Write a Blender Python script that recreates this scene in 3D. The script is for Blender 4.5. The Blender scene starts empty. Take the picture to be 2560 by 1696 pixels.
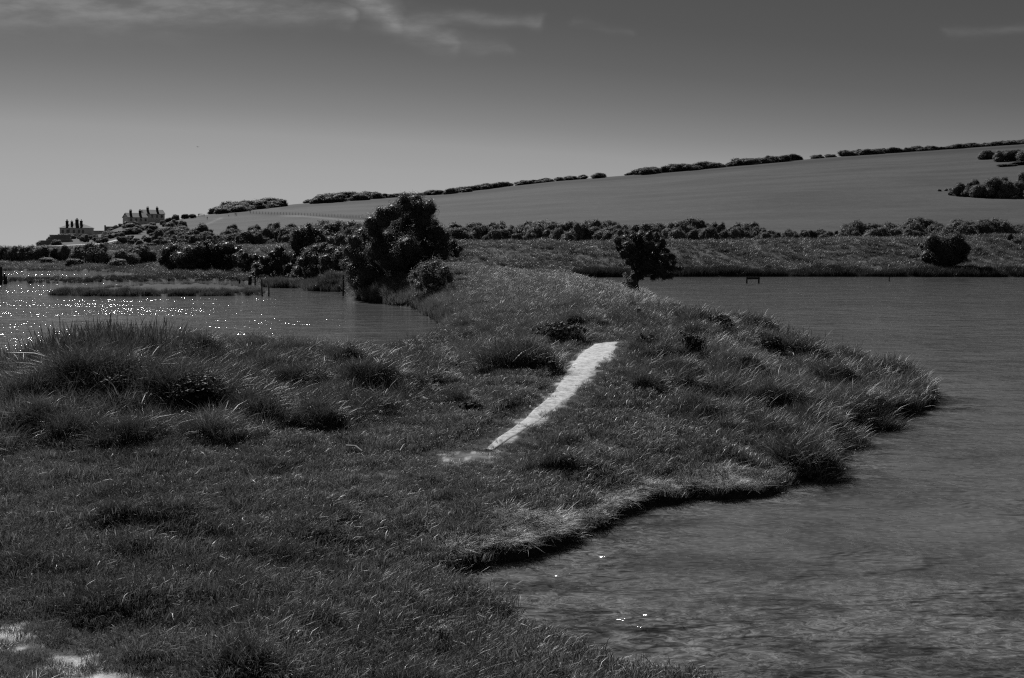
import bpy, bmesh, math
import numpy as np
from mathutils import Vector

# ------------------------------------------------------------------ camera, sky, sun, exposure
F, VH, H = 2800.0, 610.0, 3.0            # focal length and horizon row in photo pixels, eye height in metres
SC = bpy.context.scene
COL = SC.collection
cam_data = bpy.data.cameras.new("camera")
cam = bpy.data.objects.new("camera", cam_data)
COL.objects.link(cam)
cam.location = (0, 0, H)
cam.rotation_euler = (math.radians(90), 0, 0)
cam_data.sensor_width = 36
cam_data.lens = F / 2560 * 36
cam_data.shift_y = -(848 - VH) / 2560
cam_data.clip_start = 0.1
cam_data.clip_end = 6000
SC.camera = cam

SUN_EL, SUN_AZ = math.radians(39), math.radians(-24)      # azimuth from the view axis, negative = to the left
SKY_STRENGTH = 0.06
EXPOSURE = 0.35
SC.view_settings.view_transform = 'Standard'
SC.view_settings.look = 'None'
SC.view_settings.gamma = 1
SC.view_settings.use_curve_mapping = False
SC.view_settings.exposure = EXPOSURE
SC.cycles.use_denoising = False            # keep the grain and the single grass blades
SC.cycles.filter_width = 1.25

sd_ = bpy.data.lights.new("sun", 'SUN')
sd_.energy = 5.0
sd_.angle = math.radians(0.5)
sd_.color = (1, 1, 1)
sun = bpy.data.objects.new("sun", sd_)
COL.objects.link(sun)
to_sun = Vector((math.sin(SUN_AZ) * math.cos(SUN_EL), math.cos(SUN_AZ) * math.cos(SUN_EL), math.sin(SUN_EL)))
sun.rotation_euler = to_sun.to_track_quat('Z', 'Y').to_euler()
sun.location = to_sun * 100


class NT:
    """small helper to wire shader nodes"""
    def __init__(self, tree):
        self.t = tree
        self.n, self.l = tree.nodes, tree.links

    def node(self, typ, **kw):
        n = self.n.new(typ)
        for k, v in kw.items():
            setattr(n, k, v)
        return n

    def put(self, sock, val):
        if isinstance(val, bpy.types.NodeSocket):
            self.l.new(val, sock)
        elif isinstance(val, (int, float)) and hasattr(sock.default_value, '__len__'):
            n = len(sock.default_value)
            sock.default_value = [val] * 3 + [1] if n == 4 else [val] * n
        else:
            sock.default_value = val

    def math(self, op, a, b=None, c=None, clamp=False):
        n = self.node('ShaderNodeMath', operation=op, use_clamp=clamp)
        for i, v in enumerate((a, b, c)):
            if v is not None:
                self.put(n.inputs[i], v)
        return n.outputs[0]

    def vec(self, op, a, b=None):
        n = self.node('ShaderNodeVectorMath', operation=op)
        self.put(n.inputs[0], a)
        if b is not None:
            self.put(n.inputs[1], b)
        return n.outputs['Value'] if op in ('DOT_PRODUCT', 'LENGTH', 'DISTANCE') else n.outputs[0]

    def ramp(self, fac, lo, hi, a=0.0, b=1.0, smooth=True):
        n = self.node('ShaderNodeMapRange', interpolation_type='SMOOTHSTEP' if smooth else 'LINEAR')
        for i, v in enumerate((fac, lo, hi, a, b)):
            self.put(n.inputs[i], v)
        return n.outputs[0]

    def noise(self, vec, scale, detail=3, rough=0.55, w=None):
        n = self.node('ShaderNodeTexNoise')
        if vec is not None:
            self.l.new(vec, n.inputs['Vector'])
        n.inputs['Scale'].default_value = scale
        n.inputs['Detail'].default_value = detail
        n.inputs['Roughness'].default_value = rough
        return n.outputs['Fac']

    def scaled(self, vec, s):
        return self.vec('MULTIPLY', vec, s)


def make_world():
    w = bpy.data.worlds.new("World")
    SC.world = w
    w.use_nodes = True
    w.node_tree.nodes.clear()
    n = NT(w.node_tree)
    sky = n.node('ShaderNodeTexSky', sky_type='NISHITA')
    sky.sun_disc = False
    sky.sun_elevation = SUN_EL
    sky.sun_rotation = SUN_AZ
    sky.air_density, sky.dust_density, sky.ozone_density = 1.0, 0.05, 1.0
    # black-and-white film behind a red filter
    val = n.vec('DOT_PRODUCT', sky.outputs[0], (0.7, 0.25, 0.05))
    val = n.math('MULTIPLY', n.math('MAXIMUM', val, 0.0), SKY_STRENGTH)
    film = n.node('ShaderNodeValToRGB')                  # the film's contrasty response to the sky
    n.l.new(val, film.inputs[0])
    pts = ((0.0, 0.02), (0.20, 0.065), (0.29, 0.095), (0.335, 0.125), (0.38, 0.172), (0.43, 0.235), (0.48, 0.315), (0.55, 0.36), (0.63, 0.39), (0.75, 0.41), (1.0, 0.5))
    el_ = film.color_ramp.elements
    while len(el_) < len(pts):
        el_.new(0.5)
    for q_, (a_, b_) in zip(el_, pts):
        q_.position = a_
        q_.color = (b_, b_, b_, 1)
    val = n.math('DIVIDE', film.outputs[0], SKY_STRENGTH * 2 ** EXPOSURE)
    # thin cirrus, laid out by direction in the sky
    tc = n.node('ShaderNodeTexCoord').outputs['Generated']
    sx = n.node('ShaderNodeSeparateXYZ')
    n.l.new(tc, sx.inputs[0])
    yy = n.math('MAXIMUM', sx.outputs[1], 0.05)
    a = n.math('DIVIDE', sx.outputs[0], yy)              # tangent of azimuth
    e = n.math('DIVIDE', sx.outputs[2], yy)              # tangent of elevation
    ae = n.node('ShaderNodeCombineXYZ')
    n.l.new(a, ae.inputs[0]); n.l.new(e, ae.inputs[1])
    ae = ae.outputs[0]
    warp = n.node('ShaderNodeTexNoise')
    n.l.new(n.scaled(ae, (14, 26, 1)), warp.inputs['Vector'])
    warp.inputs['Scale'].default_value = 1
    warp.inputs['Detail'].default_value = 4
    wv = n.vec('MULTIPLY', n.vec('SUBTRACT', warp.outputs['Color'], (0.5, 0.5, 0.5)), (0.06, 0.030, 0))
    aw = n.vec('ADD', ae, wv)
    T = lambda u, v: ((u - 1280) / F, (VH - v) / F, 0)

    def stroke(p, q, w0, w1, amp):
        p, q = Vector(T(*p)), Vector(T(*q))
        d = q - p
        L2 = d.length_squared
        t = n.math('DIVIDE', n.vec('DOT_PRODUCT', n.vec('SUBTRACT', aw, tuple(p)), tuple(d)), L2, clamp=True)
        tv = n.node('ShaderNodeVectorMath', operation='SCALE')
        tv.inputs[0].default_value = d
        n.l.new(t, tv.inputs['Scale'])
        near = n.vec('ADD', tv.outputs[0], tuple(p))
        dist = n.vec('DISTANCE', aw, near)
        wid = n.ramp(t, 0, 1, w0 / F, w1 / F, False)
        g = n.math('DIVIDE', dist, wid)
        g = n.math('MULTIPLY', g, g)
        g = n.math('EXPONENT', n.math('MULTIPLY', g, -1.0))
        return n.math('MULTIPLY', g, amp)
    tot = stroke((-600, 22), (560, 25), 56, 48, 0.62)
    for s in (((560, 30), (860, 40), 42, 22, 0.6), ((600, 5), (760, 10), 18, 12, 0.3),
              ((800, -60), (985, 45), 34, 32, 0.88),
              ((985, 45), (1120, 105), 32, 26, 0.50), ((1120, 105), (1270, 128), 24, 18, 0.24),
              ((1020, 48), (1340, 52), 24, 14, 0.36), ((2380, 80), (2620, 62), 16, 10, 0.18),
              ((1440, 62), (1560, 80), 10, 8, 0.10)):
        tot = n.math('MAXIMUM', tot, stroke(*s))
    fibre = n.noise(n.scaled(ae, (22, 80, 1)), 1.0, 6, 0.6)
    tot = n.math('MULTIPLY', tot, n.ramp(fibre, 0.30, 0.72, 0.35, 1.1))
    front = n.ramp(sx.outputs[1], 0.1, 0.3)
    tot = n.math('MULTIPLY', tot, front)
    val = n.math('ADD', val, n.math('MULTIPLY', tot, CLOUD_GAIN))
    bg = n.node('ShaderNodeBackground')
    n.l.new(val, bg.inputs['Color'])
    bg.inputs['Strength'].default_value = SKY_STRENGTH
    out = n.node('ShaderNodeOutputWorld')
    n.l.new(bg.outputs[0], out.inputs[0])


CLOUD_GAIN = 2.1
make_world()

# ------------------------------------------------------------------ small numeric helpers
RNG = np.random.default_rng(11)


def hash2(ix, iy, seed):
    h = (ix.astype(np.int64) * 374761393 + iy.astype(np.int64) * 668265263 + seed * 2147483647) & 0xFFFFFFFF
    h = ((h ^ (h >> 13)) * 1274126177) & 0xFFFFFFFF
    h = h ^ (h >> 16)
    return (h & 0xFFFFFF) / float(0xFFFFFF) * 2 - 1


def vnoise(x, y, seed=0):
    x = np.asarray(x, float); y = np.asarray(y, float)
    ix, iy = np.floor(x), np.floor(y)
    fx, fy = x - ix, y - iy
    fx = fx * fx * (3 - 2 * fx); fy = fy * fy * (3 - 2 * fy)
    a = hash2(ix, iy, seed); b = hash2(ix + 1, iy, seed)
    c = hash2(ix, iy + 1, seed); d = hash2(ix + 1, iy + 1, seed)
    return (a * (1 - fx) + b * fx) * (1 - fy) + (c * (1 - fx) + d * fx) * fy


def fbm(x, y, seed=0, octs=3):
    s, amp = 0, 1.0
    for i in range(octs):
        s = s + amp * vnoise(x * 2 ** i, y * 2 ** i, seed + i * 17)
        amp *= 0.5
    return s / 1.75


def sstep(a, b, x):
    t = np.clip((x - a) / (b - a), 0, 1)
    return t * t * (3 - 2 * t)


def sdpoly(px, py, poly):
    """signed distance to a polygon, positive inside"""
    px = np.asarray(px, float); py = np.asarray(py, float)
    best = np.full(px.shape, 1e18)
    inside = np.zeros(px.shape, bool)
    P = np.asarray(poly, float)
    for i in range(len(P)):
        ax, ay = P[i - 1]; bx, by = P[i]
        ex, ey = bx - ax, by - ay
        L = ex * ex + ey * ey + 1e-12
        t = np.clip(((px - ax) * ex + (py - ay) * ey) / L, 0, 1)
        dx, dy = px - ax - t * ex, py - ay - t * ey
        best = np.minimum(best, dx * dx + dy * dy)
        if ay != by:
            cond = (ay > py) != (by > py)
            inside ^= cond & (px < ex * (py - ay) / ey + ax)
    d = np.sqrt(best)
    return np.where(inside, d, -d)


def W(u, v):
    """photo pixel on the water plane -> (x, y)"""
    d = H * F / (v - VH)
    return ((u - 1280) / F * d, d)


def D(u, d):
    return ((u - 1280) / F * d, d)


# ------------------------------------------------------------------ shape of the land
far_left = [(-400, 125), W(-900, 677), W(0, 677), W(150, 677), W(250, 680), W(325, 684), W(345, 694), W(300, 698), W(200, 700.5),
            W(60, 701.5), W(-20, 702), W(-900, 703), W(-900, 709.5), W(-20, 709.5), W(60, 709), W(190, 708), W(230, 706), W(330, 704.5), W(450, 703.5), W(600, 703), W(640, 708),
            W(655, 717), W(690, 720), W(760, 721), W(775, 728), W(830, 729.5), W(865, 731), W(875, 740)]
neck_left = [W(905, 752), W(960, 759), W(1040, 771), W(1060, 781), W(1085, 795), W(1110, 812), W(1135, 822)]
mound_back = [D(1080, 34.5), D(1000, 31), D(850, 27), D(700, 25.5), D(500, 24.5), D(300, 23.8), D(150, 23), D(50, 21.5), D(-60, 19), D(-200, 18), D(-900, 17), (-40, 17), (-40, -15), (7, -15)]
inlet = [(5.0, 2), (2.9, 5.6), W(1830, 1740), W(1660, 1700), W(1610, 1686), W(1520, 1650), W(1450, 1612), W(1370, 1576), W(1290, 1552), W(1205, 1498), W(1140, 1466),
         W(1105, 1444), W(1150, 1420), W(1225, 1400), W(1300, 1384), W(1390, 1372), W(1448, 1366), W(1462, 1352), W(1515, 1330), W(1590, 1286), W(1650, 1270),
         W(1760, 1246), W(1900, 1236), W(2000, 1216), W(2052, 1192), W(2058, 1160), W(2092, 1108), W(2150, 1078), W(2218, 1046), W(2300, 1030), W(2340, 1011), W(2347, 1004)]
head_back = [(8.3, 22.6), (7.9, 25), (7.3, 28), (6.9, 31), (6.6, 35), (6.4, 40), (6.3, 46), (6.5, 52), (7.3, 58), (7.0, 66), (6.3, 76), (5.9, 86), (5.6, 96)]
far_right = [W(1440, 694), W(1560, 693), W(1700, 692), W(2100, 692), W(2560, 693), W(4500, 694), (400, 105), (400, 3000), (-400, 3000)]
MAIN = far_left + neck_left + mound_back + inlet + head_back + far_right
ISLAND = [W(128, 738), W(220, 741), W(400, 741), W(560, 740), W(654, 738.5), W(656, 728), W(600, 719), W(480, 717), W(360, 719), W(260, 725), W(170, 733)]

CTRL = [  # photo pixel of the bare ground and its distance
    (0, 1696, 6.3), (800, 1696, 6.5), (1500, 1696, 7.2), (0, 1300, 10), (600, 1300, 10), (1100, 1300, 10.6), (0, 1140, 12.6), (400, 1140, 12.8),
    (800, 1150, 12.8), (1150, 1120, 13.5), (1500, 1150, 13.4), (1800, 1150, 14), (1300, 1000, 16.5), (1400, 920, 19.5), (1500, 862, 22.5), (1540, 840, 24),
    (-300, 1000, 16), (50, 925, 16.5), (200, 890, 17.5), (350, 878, 18.3), (440, 888, 18.6), (300, 1000, 15.3), (600, 1000, 16.2), (80, 1010, 15), (600, 912, 19.5), (850, 918, 20.5), (1000, 900, 23), (1130, 862, 29), (1250, 868, 24.5), (1300, 905, 22),
    (1000, 1000, 17), (1600, 1000, 17), (1800, 905, 21), (1740, 790, 28), (1870, 800, 27), (2000, 850, 25), (2100, 915, 23.5), (2250, 955, 22.5), (2000, 1020, 18),
    (1620, 812, 29), (1450, 760, 38), (1600, 722, 55), (1250, 725, 50), (1250, 690, 62), (1350, 692, 68), (1180, 670, 78), (1400, 690, 85), (-900, 1200, 14), (-900, 1696, 7), (1596, 795, 29.5)]
cu, cv, cd = np.array(CTRL, float).T
CX, CY, CZ = (cu - 1280) / F * cd, cd, H - (cv - VH) / F * cd


def _phi(r):
    return np.where(r > 1e-9, r * r * np.log(r + 1e-12), 0)


def tps_fit(x, y, z, lam=0.6):
    n = len(x)
    A = np.zeros((n + 3, n + 3))
    A[:n, :n] = _phi(np.hypot(x[:, None] - x, y[:, None] - y)) + np.eye(n) * lam
    A[:n, n] = 1; A[:n, n + 1] = x; A[:n, n + 2] = y
    A[n:, :n] = A[:n, n:].T
    return np.linalg.solve(A, np.r_[z, 0, 0, 0])


# distances are squashed so that near and far points count alike
def _wrp(x, y):
    r = np.hypot(x, y)
    k = np.log1p(r / 6) * 6 / np.maximum(r, 1e-6)
    return x * k, y * k


_wx, _wy = _wrp(CX, CY)
_tps = tps_fit(_wx, _wy, CZ, 0.5)


def cap_height(x, y):
    wx, wy = _wrp(x, y)
    z = _tps[-3] + _tps[-2] * wx + _tps[-1] * wy
    for i in range(len(CX)):
        z = z + _tps[i] * _phi(np.hypot(wx - _wx[i], wy - _wy[i]))
    return np.clip(z, 0.15, 2.2)


TUSSOCKS = [  # photo pixel of the foot, distance, radius m, height m
    (60, 910, 16.6, .3, .14), (230, 895, 17.6, .3, .14), (400, 890, 18.6, .3, .14), (520, 903, 19.2, .35, .18), (620, 898, 19.6, .4, .24), (860, 908, 20.6, .45, .26), (740, 912, 20, .35, .2), (690, 930, 18.8, .4, .2), (950, 960, 18.5, .5, .2), (40, 1030, 14.6, .5, .2),
    (140, 985, 16, .6, .26), (330, 960, 17, .6, .28), (560, 970, 17.3, .5, .24), (760, 980, 17.5, .5, .22), (650, 1060, 15, .5, .18), (100, 1085, 13.8, .5, .18), (200, 1110, 13.4, .4, .16),
    (1290, 935, 19.5, .75, .42), (920, 980, 17.5, .5, .30), (355, 1120, 13.2, .4, .15), (290, 1135, 13, .35, .12), (530, 1100, 13.6, .42, .12), (470, 990, 15.5, .8, .35),
    (250, 980, 15.6, .7, .35), (120, 1000, 15, .5, .25), (700, 1000, 15.8, .5, .18), (800, 1060, 14.8, .4, .14), (1020, 940, 19, .4, .15), (1420, 860, 23.5, .4, .16), (1130, 1000, 16.5, .3, .12),
    (1760, 830, 25.5, .7, .24), (1880, 830, 26, .6, .28), (2010, 890, 23.5, .6, .22), (2120, 870, 24.6, .42, .28), (2235, 930, 23, .6, .28), (2010, 1165, 14.6, .45, .26), (2080, 1060, 16.8, .6, .26), (2160, 1000, 18.6, .7, .30), (1960, 1010, 18.2, .5, .2), (1850, 950, 20, .5, .2), (1700, 960, 19.2, .45, .18), (1780, 1050, 16.6, .45, .16), (1930, 1090, 16, .45, .18), (2090, 960, 20.8, .5, .24),
    (1800, 1180, 14.4, .3, .1), (1640, 905, 21, .6, .12), (1900, 990, 18.5, .6, .12), (410, 1295, 10.3, .38, .10), (290, 1320, 10, .24, .10), (300, 1240, 10.9, .4, .10), (620, 1460, 8.3, .26, .06), (560, 1650, 6.6, .3, .05),
    (1340, 1650, 6.9, .35, .05), (1180, 1310, 10.3, .4, .08), (1000, 1350, 9.6, .4, .06), (800, 1290, 10.2, .35, .08), (1350, 1220, 11.8, .4, .08), (1500, 1120, 13.4, .5, .08), (1600, 830, 27, .35, .16), (1440, 810, 29, .6, .18), (1360, 835, 27, .4, .16)]

_tr = np.random.default_rng(5)
for _ in range(110):                                  # small tufts all over the grazed turf
    _u, _v = _tr.uniform(-60, 1750), _tr.uniform(1130, 1690)
    _d = 2.5 * F / (_v - VH)
    if sdpoly(np.array([(_u - 1280) / F * _d]), np.array([_d]), MAIN)[0] > .5:
        TUSSOCKS.append((_u, _v, _d, _tr.uniform(.12, .34), _tr.uniform(.03, .10)))

PATH_L = [(1482, 862), (1442, 900), (1400, 945), (1368, 985), (1330, 1022), (1288, 1062), (1246, 1103), (1212, 1128)]
PATH_R = [(1546, 848), (1530, 880), (1502, 912), (1462, 948), (1420, 988), (1380, 1028), (1338, 1068), (1232, 1134)]

ZT_U = [-1500, 0, 300, 600, 1000, 1200, 1800, 2400, 2560, 4500]
ZT_Z = [2.1, 2.2, 2.4, 2.6, 2.9, 3.05, 3.2, 3.45, 3.75, 4.0]
YC_U = [-1500, 0, 300, 600, 900, 1200, 2560, 4500]
YC_Y = [168, 166, 160, 132, 124, 121, 122, 124]
ZV_U = [-1500, 0, 300, 600, 1200, 2560, 4500]
ZV_Z = [1.4, 1.5, 1.8, 1.8, 2.6, 2.9, 3.2]
VR = [(-2500, 627), (-1500, 626), (0, 622), (60, 620), (110, 613), (160, 594), (230, 590), (262, 583), (305, 566), (400, 557), (450, 548), (500, 539), (560, 532), (640, 522), (715, 513),
      (790, 506), (900, 499), (1090, 487), (1200, 474), (1400, 452), (1600, 436), (1800, 418), (1880, 411), (2000, 400), (2120, 390), (2300, 378), (2560, 360), (4000, 300), (5000, 280)]
DR = [(-2500, 480), (0, 480), (160, 540), (230, 560), (330, 600), (450, 640), (700, 780), (1200, 900), (2560, 1000), (5000, 1100)]
YS = 190.0                                 # where the meadow sheet hands over to the hill sheet


def far_land(u, y):
    zt, yc, zv = np.interp(u, ZT_U, ZT_Z), np.interp(u, YC_U, YC_Y), np.interp(u, ZV_U, ZV_Z)
    front = 0.45 + (zt - 0.45) * sstep(yc - 17, yc - 2.5, y)
    back = zt + (zv - zt) * sstep(yc + 2.5, yc + 15, y)
    return np.where(y < yc, front, back)


def hill(u, y):
    zv = np.interp(u, ZV_U, ZV_Z)
    vr, dr = np.interp(u, *zip(*VR)), np.interp(u, *zip(*DR))
    zr = H - (vr - VH) / F * dr
    ys = 292.0
    zs = np.minimum(zv + 0.75, np.maximum(zr, 1.0))
    flat = zv + (zs - zv) * sstep(YS, ys, y)
    t = np.clip((y - ys) / (dr - ys), 0, 1)
    z = zs + (zr - zs) * (0.75 * t ** 1.1 + 0.25 * t * t * (3 - 2 * t))
    z = np.where(y < ys, flat, z)
    x = (u - 1280) / F * y
    und = fbm(x / 70, y / 90, 5) * 1.3 * np.clip((y - 300) / 200, 0, 1) * np.clip((dr - y) / 150, 0, 1)
    over = np.clip(y - dr, 0, None)
    return z + und * np.clip(t * 3, 0, 1) - over * 0.06 - (over / 300) ** 2 * 6


def land_sd(x, y):
    s = np.maximum(sdpoly(x, y, MAIN), sdpoly(x, y, ISLAND))
    far = sstep(40, 90, y)
    j = 0.19 * vnoise(x * 1.5, y * 1.5, 3) + 0.08 * vnoise(x * 4.7, y * 4.7, 4) + 0.03 * vnoise(x * 12, y * 12, 9)
    return s + j * (1 - far) + far * (0.5 * vnoise(x * .35, y * .2, 6) + 0.25 * vnoise(x * 1.1, y * .6, 7))


def near_land(u, y, rough=1.0):
    x = (u - 1280) / F * y
    s = land_sd(x, y)
    w = sstep(82, 104, y)
    cap = cap_height(x, np.minimum(y, 110)) * (1 - w) + far_land(u, y) * w
    isl = sdpoly(x, y, ISLAND) > -1
    cap = np.where(isl, 0.22, cap)
    marsh = sstep(905, 860, u) * sstep(72, 76, y) * sstep(-8, -16, y - np.interp(u, YC_U, YC_Y))
    cap = cap * (1 - marsh) + 0.3 * marsh
    lip = np.where(y < 9.2, 0.03, 0.10 + 0.12 * sstep(13.0, 15.5, y) * (y < 40) + 0.06 * vnoise(x * 1.3, y * 1.3, 12))
    L = np.where(y < 10, 1.8, np.where(y > 60, 1.6, 1.15))
    pos = np.clip(s, 0, None)
    z = lip * sstep(-0.05, 0.16, s) + (cap - lip) * (1 - np.exp(-pos / L))
    k = np.clip(pos / 1.2, 0, 1)
    k = k * rough
    z = z + k * (0.055 * fbm(x * .9, y * .9, 21) + 0.040 * vnoise(x * 2.6, y * 2.6, 25) + 0.012 * vnoise(x * 6.1, y * 6.1, 26)) * (1 + 0.8 * sstep(12.5, 16, y))
    z = z + k * (0.05 + 0.11 * sstep(12.0, 15, y)) * np.clip(fbm(x * 1.5, y * 1.5, 71) - 0.05, 0, 1) * (y < 60)
    z = z + sstep(90, 110, y) * k * 0.45 * fbm(x * .33 + y * .12, y * .25, 31)
    for (tu, tv, td, tr, th) in TUSSOCKS:
        tx = (tu - 1280) / F * td
        r2 = ((x - tx) ** 2 + (y - td) ** 2) / (tr * tr)
        z = z + np.where(r2 < 6, th * 0.8 * np.exp(-r2 * 1.6), 0) * k
    bed = -0.06 - 0.5 * (1 - np.exp(np.clip(s, None, 0) / 2.5))
    return np.where(s > -0.05, z, bed * sstep(-0.05, -0.5, s)), s


# sampled once on a grid in (direction, log distance); everything else looks it up
UG = np.r_[np.linspace(-2600, -160, 50, endpoint=False), np.arange(-160, 2720, 5.0), np.linspace(2720, 5200, 50)]
YG = np.r_[np.exp(np.linspace(math.log(0.4), math.log(5.2), 50, endpoint=False)), np.exp(np.linspace(math.log(5.2), math.log(40), 330, endpoint=False)), np.exp(np.linspace(math.log(40), math.log(YS), 210))]
GU, GY = np.meshgrid(UG, YG)
ZG, SG = near_land(GU, GY)
# the meadow meets the hill sheet without a step
_k = sstep(YS - 14, YS, GY)
ZG = ZG * (1 - _k) + np.interp(GU, ZV_U, ZV_Z) * _k


def _look(A, u, y):
    i = np.clip(np.interp(y, YG, np.arange(len(YG))), 0, len(YG) - 1.001)
    j = np.clip(np.interp(u, UG, np.arange(len(UG))), 0, len(UG) - 1.001)
    i0, j0 = i.astype(int), j.astype(int)
    fi, fj = i - i0, j - j0
    return (A[i0, j0] * (1 - fj) + A[i0, j0 + 1] * fj) * (1 - fi) + (A[i0 + 1, j0] * (1 - fj) + A[i0 + 1, j0 + 1] * fj) * fi


def gz(u, y):
    u = np.atleast_1d(np.asarray(u, float)); y = np.atleast_1d(np.asarray(y, float))
    return np.where(y < YS, _look(ZG, u, np.minimum(y, YS)), hill(u, np.maximum(y, YS)))


_YR = np.exp(np.linspace(math.log(4), math.log(1250), 2600))


def hit(u, v, dmin=4.0):
    """the first point of the ground seen along the photo pixel"""
    ys = _YR[_YR >= dmin]
    zr = H - (v - VH) / F * ys
    zg = np.maximum(gz(np.full_like(ys, u), ys), 0)
    ok = np.nonzero(zg >= zr)[0]
    y = ys[ok[0]] if len(ok) else float(np.interp(u, *zip(*DR)))
    return Vector(((u - 1280) / F * y, y, float(gz(u, y)[0])))


def on(u, d):
    return Vector(((u - 1280) / F * d, d, float(max(gz(u, d)[0], 0))))


# ------------------------------------------------------------------ mesh helpers
def np_mesh(name, V, loops, starts, totals, attrs=None, smooth=False):
    me = bpy.data.meshes.new(name)
    V = np.asarray(V, np.float32)
    me.vertices.add(len(V)); me.vertices.foreach_set('co', V.ravel())
    loops = np.asarray(loops, np.int32).ravel()
    me.loops.add(len(loops)); me.loops.foreach_set('vertex_index', loops)
    me.polygons.add(len(starts))
    me.polygons.foreach_set('loop_start', np.asarray(starts, np.int32))
    me.polygons.foreach_set('loop_total', np.asarray(totals, np.int32))
    if smooth:
        me.polygons.foreach_set('use_smooth', np.ones(len(starts), bool))
    for k, a in (attrs or {}).items():
        at = me.attributes.new(k, 'FLOAT', 'POINT')
        at.data.foreach_set('value', np.asarray(a, np.float32))
    me.update(calc_edges=True)
    return me


def quad_mesh(name, V, Q, attrs=None, smooth=False):
    Q = np.asarray(Q, np.int32)
    n = len(Q)
    return np_mesh(name, V, Q, np.arange(n) * 4, np.full(n, 4), attrs, smooth)


def grid_mesh(name, X, Y, Z, attrs=None):
    r, c = X.shape
    idx = np.arange(r * c).reshape(r, c)
    Q = np.stack([idx[:-1, :-1], idx[:-1, 1:], idx[1:, 1:], idx[1:, :-1]], -1).reshape(-1, 4)
    return quad_mesh(name, np.stack([X, Y, Z], -1).reshape(-1, 3), Q, {k: a.ravel() for k, a in (attrs or {}).items()}, True)


def link(name, me, mat=None, parent=None):
    o = bpy.data.objects.new(name, me)
    COL.objects.link(o)
    if mat and len(me.materials) == 0:
        me.materials.append(mat)
    if parent:
        o.parent = parent
    return o


def tag(o, label=None, cat=None, group=None, kind=None):
    if label: o['label'] = label
    if cat: o['category'] = cat
    if group: o['group'] = group
    if kind: o['kind'] = kind
    return o


def thing(name, label, cat, loc, rz=0.0, group=None):
    o = bpy.data.objects.new(name, None)
    COL.objects.link(o)
    o.location = loc
    o.rotation_euler = (0, 0, rz)
    o.empty_display_size = 0.3
    return tag(o, label, cat, group)


class MB:
    """collects simple shapes into one mesh"""
    def __init__(self):
        self.bm = bmesh.new()

    def box(self, x0, x1, y0, y1, z0, z1):
        vs = [self.bm.verts.new(p) for p in ((x0, y0, z0), (x1, y0, z0), (x1, y1, z0), (x0, y1, z0), (x0, y0, z1), (x1, y0, z1), (x1, y1, z1), (x0, y1, z1))]
        for f in ((3, 2, 1, 0), (4, 5, 6, 7), (0, 1, 5, 4), (1, 2, 6, 5), (2, 3, 7, 6), (3, 0, 4, 7)):
            self.bm.faces.new([vs[i] for i in f])
        return self

    def poly(self, pts, faces):
        vs = [self.bm.verts.new(p) for p in pts]
        for f in faces:
            self.bm.faces.new([vs[i] for i in f])
        return self

    def tube(self, pts, radii, n=8, jitter=0.0, seed=0, cap=True):
        r_ = np.random.default_rng(seed)
        pts = [Vector(p) for p in pts]
        rings = []
        for i, p in enumerate(pts):
            t = (pts[min(i + 1, len(pts) - 1)] - pts[max(i - 1, 0)]).normalized()
            a = Vector((1, 0, 0)) if abs(t.x) < 0.8 else Vector((0, 1, 0))
            s = t.cross(a).normalized(); b = t.cross(s).normalized()
            ring = []
            for k in range(n):
                an = 2 * math.pi * k / n
                rr = radii[i] * (1 + jitter * r_.uniform(-1, 1))
                ring.append(self.bm.verts.new(p + s * math.cos(an) * rr + b * math.sin(an) * rr))
            rings.append(ring)
        for i in range(len(rings) - 1):
            for k in range(n):
                self.bm.faces.new((rings[i][k], rings[i][(k + 1) % n], rings[i + 1][(k + 1) % n], rings[i + 1][k]))
        if cap:
            self.bm.faces.new(rings[0][::-1]); self.bm.faces.new(rings[-1])
        return self

    def mesh(self, name, smooth=False):
        bmesh.ops.recalc_face_normals(self.bm, faces=self.bm.faces[:])
        me = bpy.data.meshes.new(name)
        self.bm.to_mesh(me); self.bm.free()
        if smooth:
            me.polygons.foreach_set('use_smooth', np.ones(len(me.polygons), bool))
        return me

    def build(self, name, mat, parent=None, smooth=False):
        return link(name, self.mesh(name, smooth), mat, parent)


# ------------------------------------------------------------------ materials (all grey: the photograph is black and white)
def new_mat(name):
    m = bpy.data.materials.new(name)
    m.use_nodes = True
    m.node_tree.nodes.clear()
    return m, NT(m.node_tree)


def finish(n, shader):
    o = n.node('ShaderNodeOutputMaterial')
    n.l.new(shader, o.inputs['Surface'])


def principled(n, col, rough=0.8, spec=0.3, normal=None, **kw):
    p = n.node('ShaderNodeBsdfPrincipled')
    n.put(p.inputs['Base Color'], col)
    n.put(p.inputs['Roughness'], rough)
    n.put(p.inputs['Specular IOR Level'], spec)
    if normal is not None:
        n.l.new(normal, p.inputs['Normal'])
    for k, v in kw.items():
        n.put(p.inputs[k], v)
    return p.outputs[0]


def bump(n, h, dist, strength=1.0):
    b = n.node('ShaderNodeBump')
    n.l.new(h, b.inputs['Height'])
    b.inputs['Distance'].default_value = dist
    b.inputs['Strength'].default_value = strength
    return b.outputs[0]


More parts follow.
